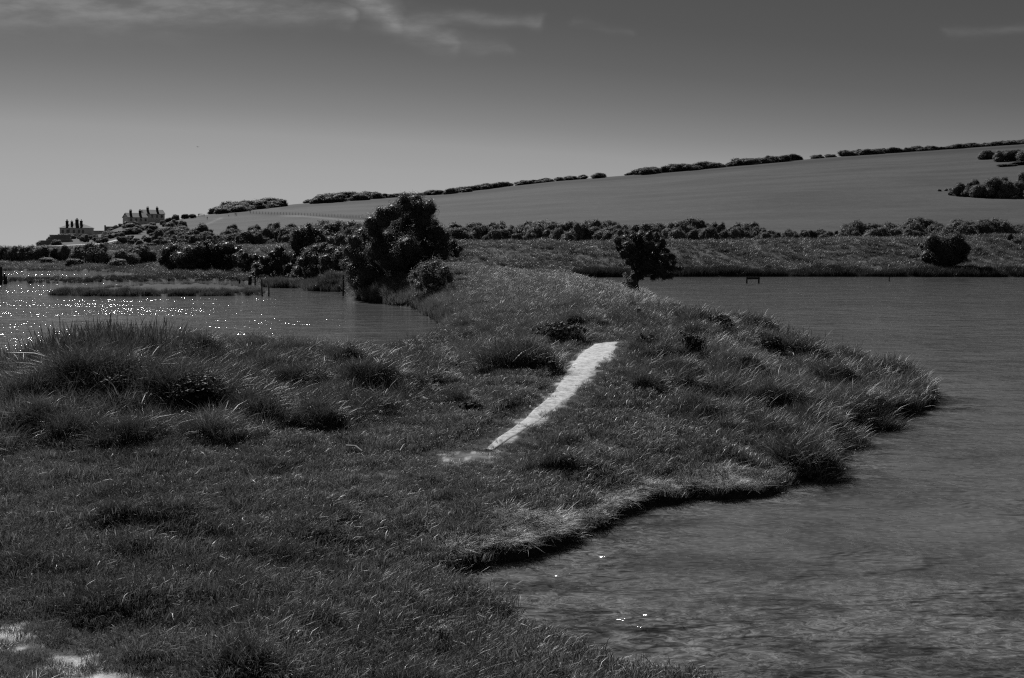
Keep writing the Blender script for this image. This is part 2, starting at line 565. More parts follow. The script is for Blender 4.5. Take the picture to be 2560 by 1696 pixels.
def plant_mat(name, base, trans=0.25, rough=0.42, spec=0.5, inst=False):
    """leaf or blade: dull body, a little light passing through, a waxy gloss"""
    m, n = new_mat(name)
    sh = n.node('ShaderNodeAttribute', attribute_name='shade').outputs['Fac']
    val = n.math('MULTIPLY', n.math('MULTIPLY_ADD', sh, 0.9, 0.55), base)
    if inst:
        tone = n.node('ShaderNodeAttribute', attribute_name='tone', attribute_type='INSTANCER').outputs['Fac']
        val = n.math('MULTIPLY', val, tone)
    oi = n.node('ShaderNodeObjectInfo').outputs['Random']
    val = n.math('MULTIPLY', val, n.math('MULTIPLY_ADD', oi, 0.4, 0.8))
    p = principled(n, val, rough, spec)
    t = n.node('ShaderNodeBsdfTranslucent')
    n.l.new(val, t.inputs['Color'])
    mx = n.node('ShaderNodeMixShader')
    mx.inputs[0].default_value = trans
    n.l.new(p, mx.inputs[1]); n.l.new(t.outputs[0], mx.inputs[2])
    finish(n, mx.outputs[0])
    return m


def plain_mat(name, base, rough=0.85, spec=0.25, scale=4.0, var=0.35, bmp=0.01):
    m, n = new_mat(name)
    tc = n.node('ShaderNodeTexCoord').outputs['Object']
    f = n.noise(tc, scale, 5, 0.6)
    val = n.math('MULTIPLY', n.math('MULTIPLY_ADD', f, 2 * var, 1 - var), base)
    finish(n, principled(n, val, rough, spec, bump(n, f, bmp)))
    return m


M = {}
M['grass'] = plant_mat('grass_blades', 0.116, 0.28, 0.43, 0.28, True)
M['leaf'] = plant_mat('leaf_dark', 0.075, 0.40, 0.5, 0.18)
M['leaf_pale'] = plant_mat('leaf_pale', 0.15, 0.42, 0.5, 0.2)
M['leaf_far_pale'] = plant_mat('leaf_far_pale', 0.16, 0.35, 0.7, 0.15)
M['leaf_far'] = plant_mat('leaf_far', 0.105, 0.25, 0.7, 0.15)
M['dock'] = plant_mat('dock_leaf', 0.028, 0.2, 0.6, 0.06)
M['flower'] = plant_mat('flower_petal', 0.35, 0.3, 0.6, 0.2)
M['bark'] = plain_mat('bark', 0.05, 0.9, 0.2, 6, 0.5, 0.02)
M['wood_dark'] = plain_mat('wet_wood', 0.02, 0.8, 0.25, 9, 0.5, 0.01)
M['driftwood'] = plain_mat('driftwood', 0.34, 0.85, 0.2, 12, 0.3, 0.004)
M['render_wall'] = plain_mat('lime_wall', 0.62, 0.9, 0.2, 0.8, 0.2, 0.01)
M['wall_grey'] = plain_mat('flint_wall', 0.22, 0.9, 0.2, 1.2, 0.3, 0.02)
M['roof'] = plain_mat('slate_roof', 0.05, 0.8, 0.25, 1.5, 0.25, 0.01)
M['brick'] = plain_mat('chimney_brick', 0.05, 0.9, 0.2, 3, 0.3, 0.01)
M['pane'] = plain_mat('window_pane', 0.02, 0.15, 0.5, 1, 0.2, 0.0)
M['concrete'] = plain_mat('weathered_concrete', 0.30, 0.9, 0.2, 1.5, 0.3, 0.01)
M['cloth'] = plain_mat('dark_clothing', 0.02, 0.9, 0.15, 6, 0.3, 0.0)
M['skin'] = plain_mat('hair_and_hat', 0.16, 0.8, 0.2, 6, 0.2, 0.0)
M['feather'] = plain_mat('dark_feathers', 0.03, 0.8, 0.2, 6, 0.2, 0.0)
M['bright_white'] = plain_mat('plain_white', 0.78, 0.8, 0.2, 6, 0.15, 0.0)


def ground_mat():
    m, n = new_mat('soil_and_thatch')
    tc = n.node('ShaderNodeTexCoord').outputs['Object']
    tone = n.node('ShaderNodeAttribute', attribute_name='tone').outputs['Fac']
    f = n.noise(tc, 7.0, 6, 0.65)
    f2 = n.noise(tc, 0.9, 4, 0.6)
    val = n.math('MULTIPLY', tone, n.math('MULTIPLY', n.ramp(f, 0.3, 0.7, 0.6, 1.4), n.ramp(f2, 0.3, 0.7, 0.75, 1.25)))
    finish(n, principled(n, val, 0.95, 0.1, bump(n, f, 0.03)))
    return m


def hill_mat():
    m, n = new_mat('downland_turf')
    tc = n.node('ShaderNodeTexCoord').outputs['Object']
    tone = n.node('ShaderNodeAttribute', attribute_name='tone').outputs['Fac']
    f = n.noise(n.scaled(tc, (0.012, 0.03, 0.0)), 1.0, 5, 0.6)
    f2 = n.noise(n.scaled(tc, (0.22, 0.4, 0.0)), 1.0, 5, 0.7)
    f3 = n.noise(n.scaled(tc, (1.1, 1.1, 0.0)), 1.0, 3, 0.7)
    val = n.math('MULTIPLY', tone, n.math('MULTIPLY', n.ramp(f, 0.3, 0.7, 0.80, 1.18), n.ramp(f2, 0.3, 0.72, 0.82, 1.12)))
    val = n.math('MULTIPLY', val, n.ramp(f3, 0.3, 0.7, 0.85, 1.15))
    finish(n, principled(n, val, 0.95, 0.1, bump(n, f3, 0.25, 0.5)))
    return m


def chalk_mat():
    m, n = new_mat('trodden_chalk')
    tc = n.node('ShaderNodeTexCoord').outputs['Object']
    f = n.noise(tc, 9.0, 6, 0.65)
    g = n.noise(tc, 38.0, 3, 0.6)
    val = n.math('MULTIPLY', n.ramp(f, 0.30, 0.62, 0.26, 0.50), n.ramp(g, 0.28, 0.5, 0.6, 1.0))
    finish(n, principled(n, val, 0.95, 0.1, bump(n, f, 0.018)))
    return m


def water_mat():
    m, n = new_mat('rippled_water')
    geo = n.node('ShaderNodeNewGeometry').outputs['Position']
    sp = n.node('ShaderNodeSeparateXYZ'); n.l.new(geo, sp.inputs[0])
    w1 = n.noise(n.scaled(geo, (1.7, 2.7, 0)), 1.0, 2, 0.5)
    w2 = n.noise(n.scaled(n.vec('ADD', geo, (31, 7, 0)), (0.5, 0.85, 0)), 1.0, 2, 0.5)
    w3 = n.noise(n.scaled(n.vec('ADD', geo, (3, 17, 0)), (4.5, 7.0, 0)), 1.0, 1.5, 0.5)
    gust = n.noise(n.scaled(geo, (0.8, 1.3, 0)), 1.0, 4, 0.62)
    gust2 = n.noise(n.scaled(geo, (0.09, 0.16, 0)), 1.0, 5, 0.62)
    lee = n.node('ShaderNodeAttribute', attribute_name='lee').outputs['Fac']
    amp = n.math('MULTIPLY', n.ramp(gust, 0.32, 0.68, 0.5, 1.4, False), n.ramp(gust2, 0.35, 0.65, 0.45, 1.5))
    amp = n.math('MULTIPLY', amp, n.ramp(sp.outputs[1], 9.0, 34.0, 1.7, 0.86))
    amp = n.math('MULTIPLY', amp, n.math('MULTIPLY_ADD', lee, 0.5, 0.5))
    h = n.math('ADD', n.math('MULTIPLY', w1, 0.13), n.math('ADD', n.math('MULTIPLY', w2, 0.18), n.math('MULTIPLY', w3, 0.030)))
    w4 = n.noise(n.scaled(n.vec('ADD', geo, (53, 29, 0)), (6.0, 8.0, 0)), 1.0, 1, 0.5)
    paw = n.ramp(n.noise(n.scaled(n.vec('ADD', geo, (11, 61, 0)), (0.7, 1.1, 0)), 1.0, 2, 0.5), 0.54, 0.66)
    h = n.math('ADD', h, n.math('MULTIPLY', n.math('MULTIPLY', w4, paw), n.ramp(sp.outputs[1], 14.0, 34.0, 0.13, 0.02)))
    nor = bump(n, n.math('MULTIPLY', h, amp), 1.0, WAVE)
    # silty water: pale mud shows in the shallows, dark weed patches, the waves' light pattern painted in
    depth = n.node('ShaderNodeAttribute', attribute_name='depth').outputs['Fac']
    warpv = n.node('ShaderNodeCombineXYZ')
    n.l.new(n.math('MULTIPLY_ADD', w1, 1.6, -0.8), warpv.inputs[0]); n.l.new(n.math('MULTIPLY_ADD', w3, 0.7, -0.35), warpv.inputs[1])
    bedp = n.vec('ADD', geo, warpv.outputs[0])  # warping by the waves puts ripple refraction and light focusing into the bed colour
    ripple_mott = n.noise(n.scaled(bedp, (4.0, 7.5, 0)), 1.0, 5, 0.7)
    ripple_mott2 = n.noise(n.scaled(bedp, (15.0, 22.0, 0)), 1.0, 3, 0.7)
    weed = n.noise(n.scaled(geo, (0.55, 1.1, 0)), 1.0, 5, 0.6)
    bed = n.math('MULTIPLY', n.math('MULTIPLY', n.ramp(ripple_mott, 0.38, 0.62, 0.055, 0.155), n.ramp(ripple_mott2, 0.36, 0.64, 0.6, 1.4)), n.ramp(weed, 0.48, 0.58, 1.0, 0.42))
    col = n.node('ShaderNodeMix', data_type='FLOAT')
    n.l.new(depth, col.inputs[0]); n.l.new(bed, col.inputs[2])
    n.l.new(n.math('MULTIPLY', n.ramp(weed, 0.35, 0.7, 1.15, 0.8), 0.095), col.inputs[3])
    finish(n, principled(n, col.outputs[0], 0.05, 0.5, nor, IOR=1.33))
    return m


WAVE = 0.5
M['ground'] = ground_mat()
M['hill'] = hill_mat()
M['chalk'] = chalk_mat()
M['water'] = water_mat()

# ------------------------------------------------------------------ the setting: path first (the turf must stay off it), then ground, water, hill
PL = [hit(u, v) for u, v in PATH_L]
PR = [hit(u, v) for u, v in PATH_R]
PATCHES = []                                          # thin worn places, as (points) in photo pixels


def worn(cu_, cv_, ru, rv, seed, lean=0.0, n=26):
    r_ = np.random.default_rng(seed)
    ph = r_.uniform(0, 6.28, 4)
    out = []
    for k in range(n):
        a = 2 * math.pi * k / n
        r = 1 + 0.22 * math.sin(2 * a + ph[0]) + 0.2 * math.sin(3 * a + ph[1]) + 0.16 * math.sin(5 * a + ph[2]) + 0.1 * math.sin(9 * a + ph[3])
        out.append((cu_ + ru * r * math.cos(a) + lean * rv * r * math.sin(a), cv_ + rv * r * math.sin(a)))
    return out


PATCHES += [worn(1214, 1131, 26, 6, 1, -1.5), worn(1165, 1144, 46, 6, 2, -2.5), worn(1095, 1160, 44, 6, 3, -2.5), worn(1025, 1176, 40, 5, 10, -2), worn(960, 1192, 40, 5, 4, -2),
            worn(172, 1668, 48, 30, 5, 0.8), worn(205, 1702, 75, 18, 6, 0.5), worn(112, 1620, 30, 10, 7, 0.5), worn(55, 1602, 40, 8, 8, 0.4), worn(10, 1590, 26, 7, 9)]
PATCH_W = [np.array([hit(u, min(v, 1740))[:2] for u, v in p]) for p in PATCHES]
PATH_POLY = np.array([p[:2] for p in PL] + [p[:2] for p in PR[::-1]])


def path_sd(x, y):
    s = sdpoly(x, y, PATH_POLY)
    for p in PATCH_W:
        s = np.maximum(s, sdpoly(x, y, p) * 0.8 - (0.12 if 9 < p[:, 1].mean() < 13.05 else 0.0))
    return s


GX = (GU - 1280) / F * GY
_near = (GY > 5) & (GY < 40) & (GU > -300) & (GU < 1800)
PS = np.full(GU.shape, -9.0)
PS[_near] = path_sd(GX[_near], GY[_near])
ZSM, _ = near_land(GU, GY, 0.15)
_k = sstep(-0.5, 0.0, PS)
ZG = ZG * (1 - _k) + ZSM * _k

# straw-coloured matted strip along the far side of the inlet
STRAW = np.array([hit(u, v)[:2] for u, v in ((1090, 1425), (1250, 1345), (1400, 1295), (1480, 1250), (1600, 1210), (1750, 1188), (1900, 1180), (2000, 1190), (2030, 1215), (1900, 1232), (1650, 1262), (1510, 1320), (1440, 1362), (1300, 1380), (1200, 1432))])
ss = np.full(GU.shape, -9.0)
_n2 = (GY > 8) & (GY < 18)
ss[_n2] = sdpoly(GX[_n2], GY[_n2], STRAW)
tone_g = 0.030 + 0.02 * vnoise(GX * .7, GY * .7, 41)
tone_g = tone_g + 0.15 * sstep(-0.25, 0.15, ss) * np.clip(0.6 + 0.6 * vnoise(GX * 2, GY * 2, 43), 0, 1)
tone_g = np.where(GY > 85, 0.065, tone_g)
_wr = np.full(GU.shape, -9.0)
for q in PATCH_W:
    _wr[_near] = np.maximum(_wr[_near], sdpoly(GX[_near], GY[_near], q))
_wn = 0.16 * fbm(GX * 4, GY * 4, 47) + 0.07 * vnoise(GX * 17, GY * 17, 48)
tone_g = tone_g + np.where((GY > 9) & (_wr > PS), 0.22, 1.0) * (0.30 + 0.12 * fbm(GX * 6, GY * 6, 49)) * sstep(-0.06, 0.10, np.maximum(_wr, PS + 0.03) + _wn)      # bare chalky soil at the path's edge and in the worn places
tone_g = np.where(SG < 0.1, 0.022, tone_g)                                     # wet mud at the waterline
tag(link('ground', grid_mesh('ground', GX, GY, ZG, {'tone': tone_g}), M['ground']), kind='structure')


def path_sheet():
    V, Q = [], []
    ncross = 15
    # resample both edges
    def res(P, m):
        A = np.array(P); s = np.r_[0, np.cumsum(np.linalg.norm(np.diff(A[:, :2], axis=0), axis=1))]
        t = np.linspace(0, s[-1], m)
        return np.stack([np.interp(t, s, A[:, i]) for i in range(3)], -1)
    m = 90
    a, b = res(PL, m), res(PR, m)
    for i in range(m):
        for k in range(ncross):
            f = k / (ncross - 1)
            f = f + 0.03 * (vnoise(i * .5, k * .1, 3) if k in (0, ncross - 1) else 0)
            p = a[i] * (1 - f) + b[i] * f
            u = 1280 + F * p[0] / p[1]
            V.append((p[0], p[1], float(_look(ZG, np.array([u]), np.array([p[1]]))[0]) + (0.012 if 1 < k < ncross - 2 else 0.006 if 0 < k < ncross - 1 else -0.006)))
    for i in range(m - 1):
        for k in range(ncross - 1):
            j = i * ncross + k
            Q.append((j, j + 1, j + ncross + 1, j + ncross))
    return quad_mesh('path', np.array(V), Q, None, True)


p_o = link('path', path_sheet(), M['chalk'])
tag(p_o, kind='structure')


# water
wu = np.r_[np.linspace(-3000, -200, 20, endpoint=False), np.arange(-200, 2760, 20.0), np.linspace(2760, 5600, 20)]
wy = np.r_[np.exp(np.linspace(math.log(0.4), math.log(170), 260))]
WU, WY = np.meshgrid(wu, wy)
wsd = _look(SG, np.clip(WU, UG[0], UG[-1]), WY)
shal = np.clip(-wsd, 0, 99)                                   # distance from the bank
inl = sstep(12.2, 8.0, WY) * (WU > 900)                       # the inlet silts up towards the camera
depth = np.clip(sstep(0.1, 1.2, shal) - 0.9 * inl + 0.0, 0, 1)
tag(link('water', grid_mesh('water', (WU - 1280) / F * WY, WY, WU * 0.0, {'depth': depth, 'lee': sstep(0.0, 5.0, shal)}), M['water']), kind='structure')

# hill behind the meadow
hu = np.r_[np.linspace(-2600, -160, 40, endpoint=False), np.arange(-160, 2720, 8.0), np.linspace(2720, 5200, 50)]
hy = np.r_[np.exp(np.linspace(math.log(YS), math.log(1250), 230)), np.linspace(1300, 2600, 14)]
HU, HY = np.meshgrid(hu, hy)
HZ = hill(HU, HY)
HX = (HU - 1280) / F * HY
HV = VH - F * (HZ - H) / HY
ridge_v = np.interp(HU, *zip(*VR))
tone_h = np.full(HU.shape, 0.057)
tone_h = np.where(HY < 300, 0.055, tone_h)                                             # rough grazing at the foot
tone_h = np.where((HU < 470) & (HY < 640), 0.055 + 0.015 * vnoise(HX / 6, HY / 9, 3), tone_h)          # scrubby slope below the houses
low_edge = np.interp(HU, [450, 620, 900, 1200], [530, 533, 547, 560])
band = np.exp(-((HV - low_edge) / 5.0) ** 2) * (HU > 560) * (HU < 1000)
tone_h = tone_h - 0.03 * band                                                          # unmown margin by the fence
trk = np.interp(HU, [700, 760, 850, 900], [540, 541, 549, 553])
tone_h = tone_h + 0.10 * np.exp(-((HV - trk) / 2.2) ** 2) * sstep(680, 740, HU) * (HU < 960)
trk2 = np.interp(HU, [490, 520, 550], [571, 560, 546])
tone_h = tone_h + 0.06 * np.exp(-((HV - trk2) / 2.2) ** 2) * (HU > 480) * (HU < 560)
tone_h = tone_h - 0.03 * np.exp(-((HV - ridge_v - 6) / 5.0) ** 2) * (HU > 700)
tag(link('hill', grid_mesh('hill', HX, HY, HZ, {'tone': tone_h}), M['hill']), kind='structure')


def chalk_track(name, pts, w):
    """a pale track draped on the slope"""
    P = [hit(u, v, 170) for u, v in pts]
    V, Q = [], []
    for i, p in enumerate(P):
        for k in (-1, -0.33, 0.33, 1):
            y = p.y + k * w
            u = 1280 + F * p.x / p.y
            V.append(((u - 1280) / F * y, y, float(gz(u, y)[0]) + 0.12))
    for i in range(len(P) - 1):
        for k in range(3):
            j = i * 4 + k
            Q.append((j, j + 4, j + 5, j + 1))
    return tag(link(name, quad_mesh(name, np.array(V), Q), M['chalk']), kind='structure')


chalk_track('chalk_track', [(60, 619), (100, 617), (140, 616), (170, 615), (210, 613), (250, 611)], 9)
chalk_track('chalk_track', [(270, 607), (290, 602), (315, 600), (337, 597)], 9)

# ------------------------------------------------------------------ grass: clumps scattered on the land (one mass nobody could count)
def blades(seed, n, rad, h0, h1, w, lean, droop, segs=3, flat=0.0, head=0.0):
    r = np.random.default_rng(seed)
    V, L, S, T, SH = [], [], [], [], []
    base = 0
    for i in range(n):
        a, rr = r.uniform(0, 6.283), rad * math.sqrt(r.uniform())
        x, y = rr * math.cos(a), rr * math.sin(a)
        hgt = r.uniform(h0, h1) * (1 - 0.35 * rr / rad)
        la = a + r.normal(0, 0.9) if r.uniform() < 0.75 else r.uniform(0, 6.283)
        ln = abs(r.normal(lean, lean * .5)) * (0.5 + rr / rad)
        dr = droop * r.uniform(0.4, 1.4)
        fa = r.uniform(0, 6.283)
        fx, fy = math.cos(fa), math.sin(fa)
        q = r.uniform()
        sh = r.uniform(1.0, 1.7) if q > .88 else (r.uniform(0, .2) if q < .22 else float(np.clip(r.normal(.5, .25), 0, 1.2)))
        wid = w * r.uniform(.7, 1.3)
        pts = []
        for k in range(segs + 1):
            t = k / segs
            off = ln * t * hgt + dr * t * t * hgt
            z = hgt * (t - 0.45 * dr * t * t * t) * (1 - flat) + 0.004
            pts.append((x + math.cos(la) * off, y + math.sin(la) * off, z - 0.03 * (k == 0)))
        for k, p in enumerate(pts):
            t = k / segs
            ww = wid * 0.5 * (1 - t ** 1.6)
            if head and k == segs - 1:
                ww = wid * head
            if k < segs:
                V += [(p[0] - fx * ww, p[1] - fy * ww, p[2]), (p[0] + fx * ww, p[1] + fy * ww, p[2])]
                SH += [sh, sh]
            else:
                V.append(p); SH.append(sh)
        for k in range(segs - 1):
            b = base + 2 * k
            S.append(len(L)); T.append(4); L += [b, b + 1, b + 3, b + 2]
        b = base + 2 * (segs - 1)
        S.append(len(L)); T.append(3); L += [b, b + 1, b + 2]
        base += 2 * segs + 1
    return np_mesh('blades', np.array(V), L, S, T, {'shade': SH})


def broad(seed, n, rad, h):
    """broad-leaved weeds: a low rosette of wide leaves"""
    r = np.random.default_rng(seed)
    V, Q, SH = [], [], []
    for i in range(n):
        a = r.uniform(0, 6.283); rr = rad * math.sqrt(r.uniform())
        x, y, z = rr * math.cos(a), rr * math.sin(a), h * r.uniform(.2, 1) * (1 - .5 * rr / rad)
        el = r.uniform(-.2, .9); aa = a + r.normal(0, .6)
        d = np.array([math.cos(aa) * math.cos(el), math.sin(aa) * math.cos(el), math.sin(el)])
        s = np.cross(d, [0, 0, 1]); s /= np.linalg.norm(s)
        ln, wd = r.uniform(.08, .16), r.uniform(.02, .045)
        c = np.array([x, y, z])
        b = len(V)
        V += [c, c + d * ln * .5 + s * wd, c + d * ln + [0, 0, -.02], c + d * ln * .5 - s * wd]
        SH += [r.uniform(.2, 1)] * 4
        Q.append((b, b + 1, b + 2, b + 3))
    return quad_mesh('leaves', np.array(V), Q, {'shade': SH})


CLUMPS = []


def clump(me):
    me.materials.append(M['grass'])
    o = bpy.data.objects.new('grass_clump_%02d' % len(CLUMPS), me)
    CLUMPS.append(o)
    return len(CLUMPS) - 1


K = {}
K['turf'] = [clump(blades(100 + i, 120, .16, .015, .075, .0055, .8, .5, 2)) for i in range(4)]
K['mid'] = [clump(blades(110 + i, 90, .17, .06, .24, .0068, .5, .5, 3)) for i in range(4)]
K['long'] = [clump(blades(120 + i, 130, .20, .15, .50, .0092, .42, .55, 3)) for i in range(4)]
K['stalk'] = [clump(blades(130 + i, 10, .30, .45, .90, .0050, .14, .14, 4, 0, 1.6)) for i in range(3)]
K['far'] = [clump(blades(140 + i, 80, .42, .22, .55, .022, .30, .55, 3)) for i in range(4)]
K['reed'] = [clump(blades(150 + i, 75, .40, .55, 1.05, .024, .10, .22, 3)) for i in range(3)]
K['straw'] = [clump(blades(160 + i, 70, .18, .10, .24, .0065, .9, .8, 3, .72)) for i in range(3)]
K['weed'] = [clump(broad(170 + i, 60, .20, .18)) for i in range(3)]
CLUMP_COL = bpy.data.collections.new('grass_clumps')
for o in CLUMPS:
    CLUMP_COL.objects.link(o)


class Scatter:
    def __init__(self):
        self.P, self.R, self.S, self.I, self.T = [], [], [], [], []

    def add(self, u, y, kind, scale, tone, tilt=0.12, dz=0.0, zs=None):
        u = np.asarray(u, float); y = np.asarray(y, float)
        n = len(u)
        if n == 0:
            return
        z = gz(u, y)
        self.P.append(np.stack([(u - 1280) / F * y, y, z + dz], -1))
        self.R.append(np.stack([RNG.normal(0, tilt, n), RNG.normal(0, tilt, n), RNG.uniform(0, 6.283, n)], -1))
        sc = np.asarray(scale, float) * np.ones(n)
        zz = sc if zs is None else sc * zs
        self.S.append(np.stack([sc, sc, zz], -1))
        ids = np.array(K[kind])
        self.I.append(ids[RNG.integers(0, len(ids), n)])
        self.T.append(np.asarray(tone, float) * np.ones(n))

    def build(self, name):
        P, R_, S_, I_, T_ = (np.concatenate(a) for a in (self.P, self.R, self.S, self.I, self.T))
        me = bpy.data.meshes.new(name)
        me.vertices.add(len(P)); me.vertices.foreach_set('co', P.astype(np.float32).ravel())
        for k, a, ty, at in (('rot', R_, 'FLOAT_VECTOR', 'vector'), ('scl', S_, 'FLOAT_VECTOR', 'vector'), ('which', I_, 'INT', 'value'), ('tone', T_, 'FLOAT', 'value')):
            x = me.attributes.new(k, ty, 'POINT')
            x.data.foreach_set(at, (a.astype(np.int32) if ty == 'INT' else a.astype(np.float32)).ravel())
        o = link(name, me)
        md = o.modifiers.new('scatter', 'NODES')
        md.node_group = scatter_group()
        return o, len(P)


_sg = None


def scatter_group():
    global _sg
    if _sg:
        return _sg
    g = bpy.data.node_groups.new('scatter_clumps', 'GeometryNodeTree')
    g.interface.new_socket('Geometry', in_out='INPUT', socket_type='NodeSocketGeometry')
    g.interface.new_socket('Geometry', in_out='OUTPUT', socket_type='NodeSocketGeometry')
    N, Lk = g.nodes, g.links
    gi, go = N.new('NodeGroupInput'), N.new('NodeGroupOutput')
    ci = N.new('GeometryNodeCollectionInfo')
    ci.inputs['Collection'].default_value = CLUMP_COL
    ci.inputs['Separate Children'].default_value = True
    ci.inputs['Reset Children'].default_value = True
    iop = N.new('GeometryNodeInstanceOnPoints')
    iop.inputs['Pick Instance'].default_value = True

    def na(nm, dt):
        a = N.new('GeometryNodeInputNamedAttribute')
        a.data_type = dt
        a.inputs['Name'].default_value = nm
        return a.outputs['Attribute']
    e2r = N.new('FunctionNodeEulerToRotation')
    Lk.new(na('rot', 'FLOAT_VECTOR'), e2r.inputs[0])
    Lk.new(gi.outputs[0], iop.inputs['Points'])
    Lk.new(ci.outputs[0], iop.inputs['Instance'])
    Lk.new(na('which', 'INT'), iop.inputs['Instance Index'])
    Lk.new(e2r.outputs[0], iop.inputs['Rotation'])
    Lk.new(na('scl', 'FLOAT_VECTOR'), iop.inputs['Scale'])
    Lk.new(iop.outputs[0], go.inputs[0])
    _sg = g
    return g


def candidates(y0, y1, per_m2, u0=-150, u1=2710):
    n = int(per_m2 * (y1 * y1 - y0 * y0) / 2 * (u1 - u0) / F)
    y = np.sqrt(RNG.uniform(y0 * y0, y1 * y1, n))
    u = RNG.uniform(u0, u1, n)
    return u, y


def longness(x, y, u):
    """0 = grazed turf, 1 = rank long grass"""
    foot = np.interp(u, [-200, 0, 400, 800, 1000, 1150, 1250, 1330, 1420, 1560, 1700, 1850, 2000, 2100], [12.2, 12.4, 12.6, 13.6, 15.5, 18.5, 19.0, 23, 25, 18.0, 15.6, 14.8, 13.9, 13.5])
    w = sstep(foot - 0.7, foot + 1.6, y)
    saddle = 1 - 0.55 * np.exp(-(((u - 1560) / 120) ** 2 + ((y - 25) / 4.0) ** 2))
    saddle = saddle * (1 - 0.6 * sstep(820, 950, u) * sstep(1230, 1120, u) * sstep(21, 24, y))
    return np.clip(w * saddle * (0.72 + 0.45 * vnoise(x * .8, y * .8, 61)), 0, 1)


g = Scatter()
# --- near land, up to 36 m
for (y0, y1, dens) in ((5.4, 9, 190), (9, 13, 150), (13, 20, 105), (20, 36, 70)):
    u, y = candidates(y0, y1, dens)
    x = (u - 1280) / F * y
    s = _look(SG, u, y); p = _look(PS, u, y)
    keep = (s > np.where(y > 9.3, 0.075, 0.03)) & (p < -0.04 + 0.13 * vnoise(x * 3.5, y * 3.5, 87) + RNG.uniform(-0.05, 0.06, len(u)))
    u, y, x, s, p = u[keep], y[keep], x[keep], s[keep], p[keep]
    lg = longness(x, y, u)
    tus = fbm(x * 1.5, y * 1.5, 71)
    fine = vnoise(x * 4, y * 4, 75)
    st = sdpoly(x, y, STRAW)
    straw = (st > -0.1 + 0.45 * fine) & (RNG.uniform(size=len(u)) < 0.7)
    near_path = p > -0.7
    tone = np.clip(1.0 + 0.30 * fbm(x * .45, y * .45, 81) + 0.42 * fbm(x * 1.7, y * 1.7, 83) + 0.15 * fine, .4, 1.9)
    rnd = RNG.uniform(size=len(u))
    islong = (lg > 0.30) & ~straw & (rnd < np.clip(lg + 0.9 * tus - .15, 0.05, .95)) & ~near_path
    ismid = ~islong & ~straw & ((lg + 0.55 * tus + 0.25 * rnd > 0.42)) & ~(p > -0.5)
    isturf = ~islong & ~ismid & ~straw
    g.add(u[isturf], y[isturf], 'turf', RNG.uniform(.75, 1.5, isturf.sum()) * (0.5 + 0.5 * sstep(-0.15, -0.6, p[isturf])), tone[isturf] * 1.05, .15)
    g.add(u[ismid], y[ismid], 'mid', RNG.uniform(.55, 1.15, ismid.sum()) * (0.55 + 0.6 * lg[ismid]), tone[ismid], .16)
    thin = RNG.uniform(size=islong.sum()) < 0.85
    ul, yl, ll, tl = u[islong][thin], y[islong][thin], lg[islong][thin], tone[islong][thin]
    g.add(ul, yl, 'long', RNG.uniform(.55, 1.05, len(ul)) * (0.5 + 0.5 * ll), tl * .92, .32)
    strw = straw & (RNG.uniform(size=len(u)) < .75)
    g.add(u[strw], y[strw], 'straw', RNG.uniform(.4, .8, strw.sum()), RNG.uniform(2.0, 3.4, strw.sum()), .1)
    dry = (rnd > .955) & ~straw
    g.add(u[dry], y[dry], 'straw', RNG.uniform(.25, .55, dry.sum()), RNG.uniform(1.3, 2.1, dry.sum()), .1)
# --- named tussocks: rank grass heaped on the bumps
for (tu, tv, td, tr, th) in TUSSOCKS:
    if sdpoly(np.array([(tu - 1280) / F * td]), np.array([td]), PATH_POLY)[0] > -.5 or any(sdpoly(np.array([(tu - 1280) / F * td]), np.array([td]), q)[0] > -.4 for q in PATCH_W):
        continue
    n = int(14 + 120 * tr * tr)
    r = tr * np.sqrt(RNG.uniform(0, 1, n)) * .8; a = RNG.uniform(0, 6.283, n)
    x = (tu - 1280) / F * td + r * np.cos(a); y = td + r * np.sin(a)
    big = min(1.0, .35 + th * 2.0)
    g.add(1280 + F * x / y, y, 'long' if th > .11 else 'mid', RNG.uniform(.6, 1.25, n) * big, RNG.uniform(.4, .85, n), .3)
# --- tall seed stalks along the crests
for (u0, u1, d0, d1, n, s0, s1) in ((-60, 480, 16, 19.5, 170, .5, .85), (100, 430, 17, 19, 140, .6, 1.1), (480, 900, 18, 21, 110, .3, .55), (900, 1250, 24, 31, 60, .3, .55), (1600, 1900, 27, 33, 120, .35, .75),
                                    (1900, 2130, 23, 26.5, 110, .35, .8), (2130, 2300, 21.5, 24, 50, .35, .7)):
    u = RNG.uniform(u0, u1, n); y = RNG.uniform(d0, d1, n)
    ok = _look(SG, u, y) > .15
    g.add(u[ok], y[ok], 'stalk', RNG.uniform(s0, s1, ok.sum()), RNG.uniform(.4, .9, ok.sum()), .1)
# --- overhanging fringe along the bank of the inlet and headland
bank = np.array(inlet[10:] + head_back[:6])
seg = np.linalg.norm(np.diff(bank, axis=0), axis=1); cs = np.r_[0, np.cumsum(seg)]
t = RNG.uniform(0, cs[-1], 900)
bx = np.interp(t, cs, bank[:, 0]) + RNG.normal(0, .06, 900); by = np.interp(t, cs, bank[:, 1]) + RNG.uniform(-.02, .22, 900)
bu = 1280 + F * bx / by
ok = (_look(SG, bu, by) > 0.0) & (by > 9) & (vnoise(bx * 1.6, by * 1.6, 14) + RNG.uniform(-.4, .4, 900) > -.1) & ((sdpoly(bx, by, STRAW) < -0.2) | (RNG.uniform(size=900) < .3))
g.add(bu[ok], by[ok], 'mid', RNG.uniform(.5, 1.2, ok.sum()), RNG.uniform(.35, .9, ok.sum()), .4)
